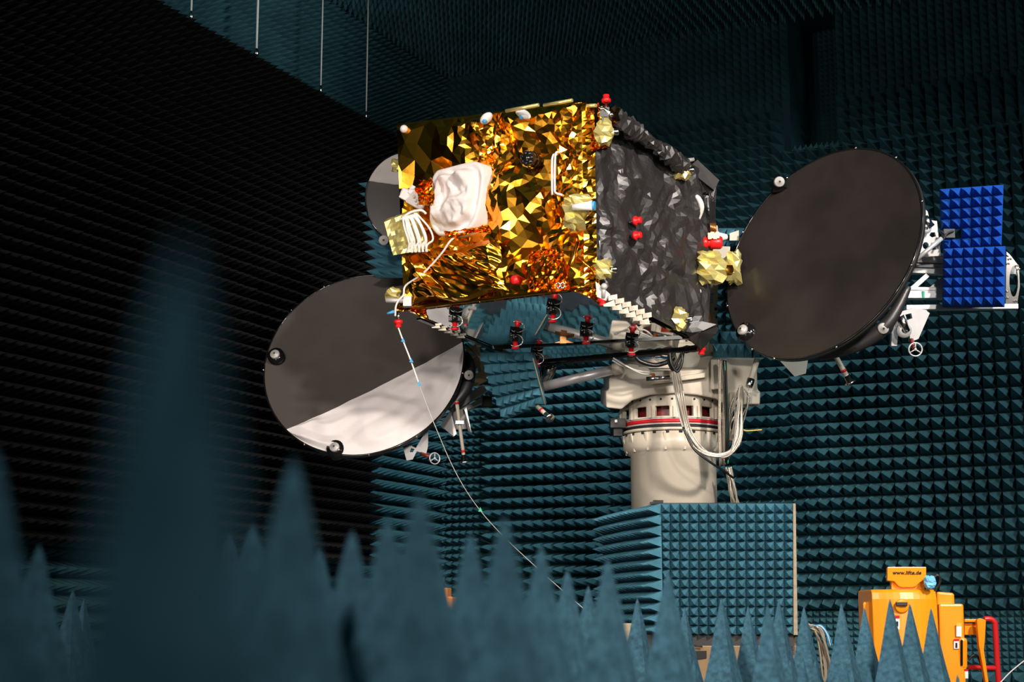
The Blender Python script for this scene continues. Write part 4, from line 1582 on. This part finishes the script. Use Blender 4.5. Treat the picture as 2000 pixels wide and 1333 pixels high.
mb.hexa(pix((914, 842, 19.05), (921, 846, 19.00), (911, 796, 19.05), (906, 798, 19.05)), pix((914, 842, 19.35), (921, 846, 19.35), (911, 796, 19.35), (906, 798, 19.35)))
mb.build('side_plate', 'alu', cl)
MB().hexa(pix((884, 840, 19.15), (914, 838, 19.15), (908, 800, 19.15), (880, 802, 19.15)), pix((884, 840, 19.18), (914, 838, 19.18), (908, 800, 19.18), (880, 802, 19.18))).build('rear_plate', 'alu_matte', cl)

# stabiliser rods with red bands and end discs
G4 = 'cream rods with red bands and end discs'


def stab(label, a, b, r, disc, bands):
    A_, B_ = P(*a), P(*b)
    t = thing('stabiliser_rod', B_, label, 'rod', G4)
    ax_ = (A_ - B_).normalized()
    MB().tube([B_, A_], r, 12).build('tube', 'cream', t)
    for k in bands:
        MB().lathe(A_.lerp(B_, k), ax_, [(r * .9, -.015), (r * 1.15, -.015), (r * 1.15, .015), (r * .9, .015)], 14).build('red_band', 'red_paint', t)
    MB().lathe(B_, ax_, [(0, -.01), (disc, -.01), (disc, .01), (r * 1.3, .02), (r * 1.3, .09), (0, .09)], 20).build('end_disc', 'steel', t)
    return t


t = stab('upright cream rod with red bands hanging right of the white dish sheet', (892, 784, 18.55), (907, 903, 18.55), .022, .065, (.03, .82))
q = P(898, 826, 18.52)
MB().box(q, .05, .03, .02).build('rod_clip', 'alu', t)
stab('short rod with end disc below the tilted foam panel', (1050, 795, 17.5), (1074, 817, 17.3), .025, .055, (.35,))
stab('slanted rod with end disc under the large dark dish', (1632, 696, 17.0), (1661, 748, 17.0), .028, .065, (.55,))
t = stab('thick rod on the yoke beside the hanging silver cables', (1479, 702, 17.7), (1463, 755, 17.6), .034, .04, ())

# cream and grey brackets right of the left dish
tb = thing('hinge_bracket', P(925, 770, 19.60), 'tan hinge bracket right of the left dish rim', 'bracket')
mb = MB()
for a, b in (((908, 690, 19.50), (940, 672, 19.50)), ((930, 676, 19.50), (943, 740, 19.50)), ((912, 700, 19.50), (930, 692, 19.50)), ((928, 748, 19.50), (955, 728, 19.50)), ((926, 752, 19.50), (950, 740, 19.50)), ((926, 738, 19.50), (948, 726, 19.50))):
    bar('bracket_bar', a, b, .03, .025, 'tan', tb)
MB().tube(pix((908, 672, 19.30), (935, 697, 19.30), (956, 718, 19.30)), .016, 8).build('hinge_rod', 'alu_matte', tb)
MB().ball(P(956, 718, 19.30), .035, 8, 6).build('rod_end', 'steel', tb)
tg = thing('grey_bracket', P(920, 800, 19.80), 'dull grey metal arms behind the right rim of the left dish', 'bracket')
bar('arm', (884, 800, 19.70), (948, 758, 19.70), .04, .05, 'alu_matte', tg)
bar('arm', (888, 812, 19.70), (956, 775, 19.70), .04, .03, 'alu_matte', tg)
bar('arm', (912, 720, 19.80), (945, 700, 19.80), .06, .08, 'alu_matte', tg)
bar('arm', (895, 660, 19.60), (915, 603, 19.60), .03, .022, 'alu_matte', tg)
MB().box(P(952, 785, 19.70), .06, .06, .06).build('joint_block', 'black_matte', tg)

# ================================================================== CABLES
def bundle(name, label, cat, path, n, r, spread, m, group=None, seed=0, k=6):
    t = thing(name, P(*path[-1]), label, cat, group)
    rr = random.Random(seed)
    base_ = pix(*path)
    for i in range(n):
        o = Vector((rr.uniform(-1, 1), rr.uniform(-1, 1), rr.uniform(-.5, .5))) * spread
        pts = [p + o * (1 if 0 < q < len(base_) - 1 else .5) + Vector((rr.uniform(-1, 1), 0, rr.uniform(-1, 1))) * spread * .4 for q, p in enumerate(base_)]
        MB().tube(spline(pts, k), r, 5).build('strand', m if not isinstance(m, (list, tuple)) else m[i % len(m)], t)
    return t


CG = 'cable bundles hanging from the satellite'
bundle('cable_bundle', 'silver cable bundle looping from the satellite underside to the right of the mast', 'cables',
       [(1318, 692, 17.5), (1320, 725, 17.3), (1328, 770, 17.4), (1338, 820, 17.2), (1352, 860, 17.1), (1378, 884, 17.1), (1408, 890, 17.1), (1432, 880, 17.15), (1444, 850, 17.2), (1446, 800, 17.3), (1448, 756, 17.5)], 9, .011, .035, ['cable_silver', 'cable_silver', 'cord_white'], CG, 1)
bundle('cable_bundle', 'straight silver cable bundle hanging right of the cream mast', 'cables',
       [(1405, 704, 17.5), (1407, 760, 17.55), (1409, 840, 17.55), (1411, 908, 17.55)], 8, .012, .04, ['cable_silver'], CG, 2)
bundle('cable_bundle', 'black and green cables hanging beside the straight silver bundle', 'cables',
       [(1415, 704, 17.45), (1418, 760, 17.45), (1419, 850, 17.45), (1419, 905, 17.45)], 4, .012, .02, ['cable_black', 'cable_black', 'green'], CG, 3)
bundle('cable_bundle', 'loose fan of silver cables hanging from the thick rod', 'cables',
       [(1452, 760, 17.72), (1444, 790, 17.7), (1438, 825, 17.7), (1432, 862, 17.75)], 9, .008, .10, ['cable_silver'], CG, 4)
bundle('cable_bundle', 'twisted silver cables running down behind the plinth', 'cables',
       [(1424, 915, 17.8), (1427, 930, 17.8), (1432, 960, 17.8), (1438, 990, 17.85), (1440, 1040, 17.9)], 8, .012, .045, ['cable_silver'], CG, 5)
bundle('cable_bundle', 'tan cable bundle bending down right of the plinth', 'cables',
       [(1568, 1224, 17.0), (1584, 1226, 16.95), (1600, 1240, 16.95), (1610, 1270, 16.95), (1614, 1310, 16.95), (1612, 1345, 16.95)], 10, .012, .05, ['cable_silver', 'wood'], CG, 6)
t6 = bpy.data.objects['cable_bundle.005']
for k in range(3):
    MB().tube(spline(pix((1578, 1227, 16.93), (1590, 1224 - k, 16.8), (1604, 1222 + 2 * k, 16.75), (1618 - 2 * k, 1240, 16.75), (1626 - 4 * k, 1262, 16.75)), 5), .006, 5).build('blue_wire', 'cord_white' if k == 1 else 'bluetape', t6)
bundle('loose_cable', 'black cable drooping across the column to its right edge', 'cable',
       [(1334, 835, 16.95), (1354, 876, 16.9), (1385, 902, 16.9), (1410, 918, 17.0), (1432, 934, 17.2)], 1, .014, 0, 'cable_black', None, 8)
bundle('loose_cable', 'thick black cable curved under the far edge of the underside', 'cable',
       [(1242, 698, 17.1), (1252, 707, 17.1), (1280, 714, 17.1), (1308, 706, 17.1), (1316, 698, 17.1)], 1, .028, 0, 'cable_black', None, 9)
bundle('loose_cable', 'black cable loop hanging below the foil pouch', 'cable',
       [(1309, 690, 16.9), (1310, 708, 16.9), (1319, 724, 16.9), (1330, 708, 16.9), (1333, 690, 16.9)], 3, .014, .03, 'cable_black', None, 10)
bundle('loose_cable', 'thin yellow cable sticking out right of the silver loop', 'cable',
       [(1452, 840, 17.3), (1460, 842, 17.3), (1488, 840, 17.3)], 1, .007, 0, 'cable_yellow', None, 11)
bundle('loose_cable', 'pale cables drooping in front of the yoke', 'cable',
       [(1198, 702, 17.4), (1220, 716, 17.4), (1245, 726, 17.5), (1270, 728, 17.6)], 3, .010, .04, 'cord_white', None, 12)
bundle('loose_cable', 'messy coloured wires on top of the yoke', 'cable',
       [(1255, 702, 17.7), (1275, 698, 17.6), (1290, 702, 17.6), (1318, 700, 17.7)], 6, .009, .06, ['cord_white', 'bluetape', 'orange', 'cord_white'], None, 13)
t = thing('pneumatic_cylinder', P(1284, 740, 17.6), 'small shiny cylinder with orange ends lying on the yoke', 'cylinder')
MB().tube(pix((1262, 741, 17.6), (1308, 738, 17.6)), .028, 12).build('barrel', 'steel', t)
for x, y in ((1276, 733), (1316, 731)):
    MB().ball(P(x, y, 17.55), .022, 8, 6).build('orange_fitting', 'orange', t)
bundle('loose_cable', 'thin grey cable slanting at the bottom right corner', 'cable',
       [(1928, 1357, 12.1), (1950, 1338, 12.3), (1975, 1312, 12.5), (2010, 1284, 12.5)], 1, .005, 0, 'string', None, 14)
bundle('loose_cable', 'white cables lying behind the spikes under the plinth', 'cable',
       [(1352, 1296, 16.5), (1365, 1288, 16.5), (1385, 1282, 16.5)], 3, .012, .06, 'cord_white', None, 15)

# tether string with tape flags
path = [(778, 641, 16.7), (788, 668, 16.6), (802, 704, 16.5), (818, 750, 16.4), (836, 798, 16.3), (855, 845, 16.2), (880, 903, 16.0), (905, 950, 15.8), (938, 998, 15.5), (985, 1050, 15.2), (1060, 1120, 14.8), (1145, 1194, 14.4)]
t = thing('tether_string', P(*path[-1]), 'thin pale string hanging from a red cap across the left dish to the spikes', 'string')
MB().tube(spline(pix(*path), 5), .0042, 5).build('string', 'alu_matte', t)
MB().tube(spline(pix(*path[:4]), 5), .009, 6).build('upper_sleeve', 'cord_white', t)
for (px, py, d), m in (((787, 665, 16.58), 'bluetape'), ((803, 705, 16.46), 'bluetape'), ((818, 750, 16.38), 'bluetape'), ((938, 997, 15.5), 'green')):
    q = P(px, py, d)
    MB().prism([q - RX * .02 - UPV * .015, q + RX * .025 - UPV * .02, q + UPV * .03], FW * .012).build('tape_flag', m, t)

# cabinet and boxes behind the spikes
t = thing('equipment_box', P(1228, 1333, 16.6), 'cream box edge between two spikes left of the plinth', 'box')
MB().hexa(pix((1214, 1333, 16.5), (1238, 1333, 16.5), (1238, 1218, 16.5), (1214, 1218, 16.5)), pix((1214, 1333, 16.8), (1238, 1333, 16.8), (1238, 1218, 16.8), (1214, 1218, 16.8))).build('body', 'wood', t, bevel=.01)
t = thing('equipment_cabinet', P(1450, 1340, 16.2), 'tan and cream equipment cabinet half hidden by spikes below the plinth', 'cabinet')
MB().hexa(pix((1350, 1345, 16.2), (1556, 1345, 16.2), (1556, 1262, 16.2), (1350, 1262, 16.2)), pix((1350, 1345, 16.7), (1556, 1345, 16.7), (1556, 1262, 16.7), (1350, 1262, 16.7))).build('body', 'brown', t, bevel=.01)
mb = MB()
for i in range(8):
    mb = MB().box(P(1546, 1256 + 3.2 * i, 16.16), .03, .01, .006)
    mb.build('vent_slot', 'black_matte', t)
MB().hexa(pix((1352, 1290, 16.18), (1380, 1286, 16.18), (1380, 1272, 16.18), (1352, 1272, 16.18)), pix((1352, 1290, 16.25), (1380, 1286, 16.25), (1380, 1272, 16.25), (1352, 1272, 16.25))).build('dark_opening', 'black_matte', t)
MB().tube(pix((1356, 1262, 16.15), (1372, 1264, 16.15)), .01, 6).build('handle', 'black_matte', t)

# ================================================================== YELLOW LIFTS
LDp = 13.6
lf = thing('personnel_lift', Vector((P(1780, 1333, LDp).x, P(1780, 1333, LDp).y, 0)), 'big yellow-orange lift with lettering on its control box at lower right', 'lift', 'yellow lifts on the chamber floor')


def pbox(name, x0, x1, y0, y1, d0, d1, m='lift', parent=lf, bevel=.02, floor=False, dy=0):
    q = pix((x0, y1, d0), (x1, y1 + dy, d0), (x1, y0 + dy, d0), (x0, y0, d0))
    dep = Vector((0.18, 1, 0)).normalized() * (d1 - d0)
    if floor:
        q[0].z = q[1].z = 0.05
    return MB().hexa(q, [p + dep for p in q]).build(name, m, parent, bevel)


# front cover: rounded front, sloping bevelled top
def cover_shape(x0, x1, ytop, d0, d1, round_=.10, n=10, name='front_cover'):
    a, b = P(x0, ytop, d0), P(x1, ytop, d0)
    w = (b - a).length
    depth = d1 - d0
    prof = []
    for i in range(n + 1):
        t = i / n
        x = -w / 2 + w * t
        y = -0.10 * (1 - (2 * t - 1) ** 2)
        prof.append((x, y))
    prof += [(w / 2, depth), (-w / 2, depth)]
    c = a.lerp(b, .5)
    k = len(prof)
    zt = c.z
    rings = []
    for z, inset in ((0.05, 0), (zt - .085, 0), (zt - .02, .02), (zt, .05)):
        rings.append([Vector((c.x + x * (1 - inset * .5), c.y + y + inset * (1 if i <= n else 0), z)) for i, (x, y) in enumerate(prof)])
    mb = MB()
    vs = [p for rr in rings for p in rr]
    fs = []
    for j in range(len(rings) - 1):
        for i in range(k):
            i2 = (i + 1) % k
            fs.append((j * k + i, j * k + i2, (j + 1) * k + i2, (j + 1) * k + i))
    fs.append(tuple((len(rings) - 1) * k + i for i in range(k)))
    mb.add(vs, fs, False)
    return mb.build(name, 'lift', lf, .008)


cover_shape(1702, 1829, 1152, LDp, LDp + .55)
pbox('rear_cover', 1829, 1864, 1156, 1333, LDp + .15, LDp + .75, floor=True, dy=3)
pbox('side_cover', 1833, 1882, 1180, 1333, LDp - .02, LDp + .6, floor=True)
pbox('side_cover', 1685, 1704, 1176, 1333, LDp + .1, LDp + .6, floor=True)
# recessed handle
o = MB().lathe(P(1761, 1184, LDp - .135), -FW, [(0, 0), (.055, 0), (.064, .01), (.052, .02), (0, .005)], 20).build('handle_recess', 'lift', lf)
MB().box(P(1761, 1180.5, LDp - .16), .05, .012, .016).build('handle_slot', 'black_matte', o, .004)
# control box on top: trapezoid with a cut-away lower edge
d = LDp - .02
sec = [(1733, 1108), (1809, 1108), (1809, 1135), (1797, 1138), (1789, 1146), (1783, 1148), (1762, 1148), (1755, 1146), (1746, 1136), (1733, 1135)]
cb = MB().prism([P(x, y, d) for x, y in sec], Vector((.05, .25, 0))).build('control_box', 'lift', lf, .006)
pbox('control_box_neck', 1741, 1806, 1134, 1153, LDp + .02, LDp + .25, bevel=.005)
fc = bpy.data.curves.new('lettering', 'FONT')
fc.body = 'www.lifte.de'
fc.size = 0.058
fc.shear = 0.12
fc.offset = 0.0012
fc.extrude = 0.002
fc.align_x = 'CENTER'
fc.align_y = 'CENTER'
fc.space_character = 1.08
fo = bpy.data.objects.new('lettering', fc)
fo.data.materials.append(M['ink'])
COL.objects.link(fo)
q = P(1771.5, 1119.5, d - .006)
fo.parent = cb
fo.location = q - ABS[cb.name]
rotm = Matrix((RX, UPV, -FW)).transposed()
fo.rotation_euler = rotm.to_euler()
wpx = fo.dimensions.x
bpy.context.view_layer.update()
wpx = fo.dimensions.x
sc_ = 55.5 * d / F / wpx
lm = bpy.data.meshes.new_from_object(fo.evaluated_get(bpy.context.evaluated_depsgraph_get()))
lm.transform(Matrix.Scale(sc_, 4))
lo_ = bpy.data.objects.new('lettering', lm)
COL.objects.link(lo_)
lo_.parent = cb
lo_.location = fo.location
lo_.rotation_euler = fo.rotation_euler
bpy.data.objects.remove(fo)
lo_.name = 'lettering'
if not lm.materials:
    lm.materials.append(M['ink'])
# blue glove over the knob and a black cable loop
g = thing('blue_glove', P(1816, 1150, LDp - .10), 'light blue glove bunched over a knob on the yellow lift', 'glove')
gl = MB().crumpled(P(1816, 1138, LDp - .10), RX * .055, FW * .05, UPV * .058, 31, .12, 14, 10).build('crumpled_body', 'glove', g)
bundle('loose_cable', 'small black cable loop beside the blue glove', 'cable', [(1824, 1130, LDp), (1832, 1124, LDp), (1838, 1132, LDp), (1834, 1144, LDp), (1828, 1152, LDp)], 2, .008, .01, 'cable_black', None, 16)
# stickers
for x0, x1, y0, y1, kind in ((1748, 1757, 1203, 1230, 0), (1868, 1878, 1218, 1244, 1), (1863, 1873, 1249, 1268, 2), (1874, 1891, 1308, 1326, 3)):
    dd = LDp - .20 if kind == 0 else LDp - .075
    pl_ = MB().hexa(pix((x0, y1, dd), (x1, y1, dd), (x1, y0, dd), (x0, y0, dd)), pix((x0, y1, dd + .01), (x1, y1, dd + .01), (x1, y0, dd + .01), (x0, y0, dd + .01))).build('warning_sticker', 'sticker', lf)
    yb = y0 + (y1 - y0) * .22
    MB().hexa(pix((x0, yb, dd - .002), (x1, yb, dd - .002), (x1, y0, dd - .002), (x0, y0, dd - .002)), pix((x0, yb, dd), (x1, yb, dd), (x1, y0, dd), (x0, y0, dd))).build('sticker_band', 'cable_yellow' if kind == 1 else 'red_paint', pl_)
    if kind in (0, 2):
        xm, ym = (x0 + x1) / 2, (y0 + y1) / 2 + 2
        MB().hexa(pix((xm - 2, ym + 6, dd - .002), (xm + 2, ym + 6, dd - .002), (xm + 2, ym - 4, dd - .002), (xm - 2, ym - 4, dd - .002)), pix((xm - 2, ym + 6, dd), (xm + 2, ym + 6, dd), (xm + 2, ym - 4, dd), (xm - 2, ym - 4, dd))).build('sticker_mark', 'ink', pl_)
# slot with a black cover on the side, arm and red guard
pbox('side_pod', 1872, 1890, 1246, 1310, LDp - .08, LDp + .2, bevel=.03)
pbox('black_slot', 1876, 1881, 1250, 1302, LDp - .09, LDp, 'black_gloss', bevel=.01)
mb = MB()
pbox('outrigger_arm', 1884, 1914, 1210, 1216, LDp + .2, LDp + .35, bevel=.006)
pbox('outrigger_arm', 1884, 1914, 1218, 1241, LDp + .25, LDp + .4, bevel=.006)
mb = MB().prism(pix((1908, 1212, LDp + .1), (1914, 1208, LDp + .1), (1926, 1212, LDp + .1), (1924, 1250, LDp + .1), (1922, 1270, LDp + .1), (1932, 1340, LDp + .1), (1926, 1340, LDp + .1), (1912, 1262, LDp + .1)), Vector((0, .06, 0)))
mb.build('outrigger_leg', 'lift', lf, .006)
mb = MB().tube(spline(pix((1922, 1210, LDp + .3), (1934, 1210, LDp + .3), (1942, 1216, LDp + .3), (1944, 1228, LDp + .3), (1948, 1300, LDp + .3), (1952, 1350, LDp + .3)), 5), .026, 10)
mb.tube(pix((1892, 1304, LDp + .3), (1948, 1306, LDp + .3)), .022, 8)
mb.build('guard_rail', 'red_paint', lf)
MB().tube(spline(pix((1892, 1290, LDp + .2), (1900, 1281, LDp + .2), (1910, 1284, LDp + .2), (1920, 1310, LDp + .2), (1926, 1340, LDp + .2)), 5), .012, 6).build('black_hose', 'cable_black', lf)

lf2 = thing('personnel_lift', Vector((P(870, 1200, 21).x, P(870, 1200, 21).y, 0)), 'far orange lift seen only as a sliver between two spikes near the middle', 'lift', 'yellow lifts on the chamber floor')
pbox('front_cover', 855, 884, 1166, 1333, 21, 21.5, 'lift', lf2, .02, True)
pbox('control_box', 855, 874, 1149, 1166, 21.05, 21.3, 'lift', lf2, .01)
MB().tube(pix((866, 1150, 21.1), (866, 1128, 21.1)), .02, 6).build('post', 'black_matte', lf2)

# ================================================================== FOREGROUND SPIKES
PH, PB = 0.62, 0.235
tipz = CAM.z + 0.13
ROT = math.radians(-28)


def spike_mesh(hgt, bs, tot):
    """square foam pyramid hgt tall on a bs wide foam block, tot tall altogether"""
    me = bpy.data.meshes.new('foam_pyramid')
    bm = bmesh.new()
    h = bs / 2
    z0 = tot - hgt
    rings = []
    for z, s in ((0, h), (z0, h)):
        rings.append([bm.verts.new((x * s, y * s, z)) for x, y in ((-1, -1), (1, -1), (1, 1), (-1, 1))])
    for k in range(1, 9):       # faces slightly hollow towards a blunt tip
        t = k / 8.3
        s = h * (1 - t) * (1 - .10 * math.sin(math.pi * t)) + .002
        rings.append([bm.verts.new((x * s, y * s, z0 + hgt * t)) for x, y in ((-1, -1), (1, -1), (1, 1), (-1, 1))])
    tp = bm.verts.new((0, 0, tot))
    for a, b in zip(rings, rings[1:]):
        for i in range(4):
            bm.faces.new((a[i], a[(i + 1) % 4], b[(i + 1) % 4], b[i]))
    for i in range(4):
        bm.faces.new((rings[-1][i], rings[-1][(i + 1) % 4], tp))
    bm.faces.new(list(reversed(rings[0])))
    bm.to_mesh(me)
    bm.free()
    me.materials.append(M['foam_floor'])
    return me


# tip pixel, depth override (None: tip height fixes the depth), label
SPIKES = [
    (-12, 868, None, 'blurred spike cut off by the left edge of the picture'),
    (2, 962, None, 'spike at the left edge, sharper than the blurred one before it'),
    (77, 1062, None, 'spike left of the huge blurred one, in front of the dim low wall'),
    (142, 1152, None, 'small spike between the low wall and the huge blurred spike'),
    (164, 1170, None, 'tiny faint spike just left of the huge blurred spike'),
    (358, 455, 0.35, 'huge strongly blurred spike rising highest of all'),
    (322, 822, None, 'broad blurred spike overlapping the foot of the huge blurred one'),
    (415, 1106, None, 'faint small spike right of the huge blurred one'),
    (455, 1040, None, 'spike with a crisp tip left of two taller neighbours under the left dish'),
    (497, 1022, None, 'blunt blurred spike beside the tall one under the left dish'),
    (574, 892, None, 'tall blurred spike just below the rim of the left dish'),
    (626, 1070, None, 'narrow spike on the right flank of the tall one below the left dish'),
    (688, 1035, None, 'spike standing alone against the black slab'),
    (757, 1008, None, 'bluish spike where the black slab ends'),
    (820, 958, None, 'tall spike in front of the room corner'),
    (850, 1066, None, 'slim spike tip just left of the far orange lift'),
    (919, 1040, None, 'spike right of the far orange lift'),
    (985, 1008, None, 'tall spike crossed by the pale string'),
    (1057, 1066, None, 'spike right of the tall one that the string crosses'),
    (1108, 1112, None, 'slim spike where the string disappears'),
    (1149, 1144, None, 'small spike at the end of the string'),
    (1187, 1090, None, 'spike in front of the curved left side of the plinth'),
    (1245, 1168, None, 'spike in front of the cream box edge'),
    (1304, 1116, None, 'tall spike in front of the left corner of the plinth face'),
    (1337, 1186, None, 'small tip behind the tall spike at the plinth corner'),
    (1409, 1168, None, 'broad darker spike before the middle of the plinth'),
    (1461, 1184, None, 'bright spike before the plinth, right of the broad darker one'),
    (1499, 1182, 6.0, 'dull blurred spike between two bright ones before the plinth'),
    (1521, 1172, None, 'bright slim spike before the right end of the plinth'),
    (1570, 1185, None, 'spike beside the tan cable bundle'),
    (1643, 1179, None, 'free standing spike between the cable bundle and the yellow lift'),
    (1688, 1187, None, 'spike touching the left side of the yellow lift'),
    (1738, 1170, 8.6, 'largest spike in front of the yellow lift'),
    (1777, 1180, 9.6, 'spike below the handle recess of the yellow lift'),
    (1818, 1188, 9.9, 'rightmost spike in front of the yellow lift'),
    (1543, 1290, 8.6, 'low spike left of the one beside the tan cable bundle'),
    (1567, 1282, 8.2, 'low spike at the foot of the one beside the tan cable bundle'),
    (1592, 1290, 8.6, 'low spike in front of the tan cable bundle'),
    (1651, 1297, 8.2, 'low spike at the foot of the free standing one'),
    (1697, 1305, 8.0, 'low spike at the foot of the largest one before the lift'),
    (1225, 1262, 5.2, 'low spike below the cream box edge'),
    (1355, 1290, 7.6, 'low spike right of the tall one at the plinth corner'),
    (1870, 1318, 8.4, 'lowest spike tip under the stickers of the yellow lift'),
]
TIPS = []
for px, py, dov, lab in SPIKES:
    if dov is None:
        r = ray(px, py)
        tip = CAM + r * ((tipz - CAM.z) / r.z)
        if (tip - CAM).dot(FW) > 10.2:
            tip = P(px, py, 10.2)
    else:
        tip = P(px, py, dov)
    d = (tip - CAM).dot(FW)
    need = max(.12, (1345 - py) * d / F / PH)
    TIPS.append([tip, 1.0, min(1.0, need), lab])
cr, sr = math.cos(ROT), math.sin(ROT)
for it in range(400):
    bad = 0
    for i in range(len(TIPS)):
        for j in range(i):
            a, b = TIPS[i], TIPS[j]
            d = a[0] - b[0]
            du, dv = abs(d.x * cr + d.y * sr), abs(-d.x * sr + d.y * cr)
            if max(du, dv) < (a[1] + b[1]) * PB / 2 + .004:
                for t in ((a, b) if a[1] >= b[1] else (b, a)):
                    if t[1] > t[2]:
                        t[1] = max(t[2], t[1] * .97)
                        bad += 1
                        break
                else:
                    # too tight even at the smallest size: slide the farther one back along its own sight line
                    t = a if a[0].y > b[0].y else b
                    t[0] = CAM + (t[0] - CAM) * 1.02
                    t[2] = min(1.0, t[2] * 1.02)
                    t[1] = max(t[1], t[2])
                    bad += 1
    if not bad:
        break
for tip, s, _n, lab in TIPS:
    me = spike_mesh(PH * s, PB * s * (.74 if 'huge strongly' in lab else 1), tip.z - DECK)
    o = bpy.data.objects.new('foam_pyramid', me)
    COL.objects.link(o)
    o.location = Vector((tip.x, tip.y, DECK))
    o.rotation_euler = (0, 0, ROT)
    tag(o, 'blue-grey foam pyramid: ' + lab if len(lab.split()) < 12 else lab, 'foam pyramid', 'foam pyramids on the floor in the foreground')

# ================================================================== LIGHT AND CAMERA
def lamp(name, kind, loc, target, energy, col, size=1.0, spot=None, blend=0.5, sy=None):
    l = bpy.data.lights.new(name, kind)
    l.energy = energy
    l.color = col
    if kind == 'AREA':
        l.size = size
        if sy:
            l.shape = 'RECTANGLE'
            l.size_y = sy
    else:
        l.shadow_soft_size = size
    if kind == 'SPOT':
        l.spot_size = math.radians(spot)
        l.spot_blend = blend
    o = bpy.data.objects.new(name, l)
    o.location = loc
    o.rotation_euler = (Vector(target) - Vector(loc)).to_track_quat('-Z', 'Y').to_euler()
    COL.objects.link(o)
    return o


WARM = (1.0, 0.90, 0.82)
COOL = (0.82, 0.95, 1.0)
lamp('flood_right', 'SPOT', (7.0, 1.0, 9.5), (2.0, 18, 3.0), 14500, WARM, 0.5, 42, 0.9)
lamp('flood_left', 'SPOT', (-3.0, 0.0, 8.0), (0.5, 17, 4.2), 5000, WARM, 0.6, 40, 0.8)
lamp('foil_fill', 'AREA', (-6.5, 7.0, 7.5), (0.0, 16.5, 5.0), 300, WARM, 2.6, sy=2.6)  # added area light for the gold foil to mirror
lamp('foil_fill', 'AREA', (-4.5, 10.0, 3.2), (0.0, 16.5, 5.0), 70, WARM, 1.6, sy=1.6)  # added lower area light, gives the gold foil its mid tones
lamp('foil_fill', 'AREA', (9.0, 9.0, 5.5), (2.5, 16.5, 4.5), 70, WARM, 1.8, sy=1.8)  # added area light for sheen on the black foil and right dish
lamp('wall_washer', 'SPOT', (8.0, 12.0, 9.6), (5.0, 24.0, 2.4), 2900, COOL, 0.5, 66, 0.9)
lamp('wall_washer', 'SPOT', (1.0, 20.3, 10.6), (0.8, 25.0, 2.0), 2600, COOL, 0.4, 84, 0.9)
lamp('upper_left_fill', 'SPOT', (3.5, 15.5, 8.8), (-4.6, 20.0, 10.6), 1300, COOL, 0.4, 62, 0.9)  # added fill that brightens the upper left wall and ceiling
lamp('rear_wall_fill', 'AREA', (3.0, -6.0, 9.0), (2.0, -14, 4.0), 1500, (1.0, 0.95, 0.88), 2.0, sy=2.0)  # added behind the camera so the foil mirrors a lit wall
lamp('front_fill', 'SPOT', (3.6, -11.0, 6.5), (3.3, 11.0, 1.0), 8600, (1.0, 0.95, 0.90), 0.6, 39.5, 1.0)  # added front fill for the lift and foreground spikes

w = bpy.data.worlds.new('World')
SC.world = w
w.use_nodes = True
w.node_tree.nodes['Background'].inputs[0].default_value = (0.3, 0.6, 0.8, 1)
w.node_tree.nodes['Background'].inputs[1].default_value = 0.012

cd = bpy.data.cameras.new('camera')
cd.sensor_width = 36
cd.lens = F / 2000 * 36
cd.clip_start = 0.05
cd.clip_end = 200
cd.dof.use_dof = True
cd.dof.focus_distance = 16.3
cd.dof.aperture_fstop = 3.4
cd.dof.aperture_blades = 0
co = bpy.data.objects.new('camera', cd)
co.location = CAM
co.rotation_euler = (math.pi / 2 + PITCH, 0, 0)
COL.objects.link(co)
SC.camera = co
SC.view_settings.view_transform = 'Standard'
SC.view_settings.look = 'None'
SC.view_settings.exposure = 0.0
SC.view_settings.gamma = 1.0
SC.view_settings.use_curve_mapping = False
SC.cycles.use_denoising = True
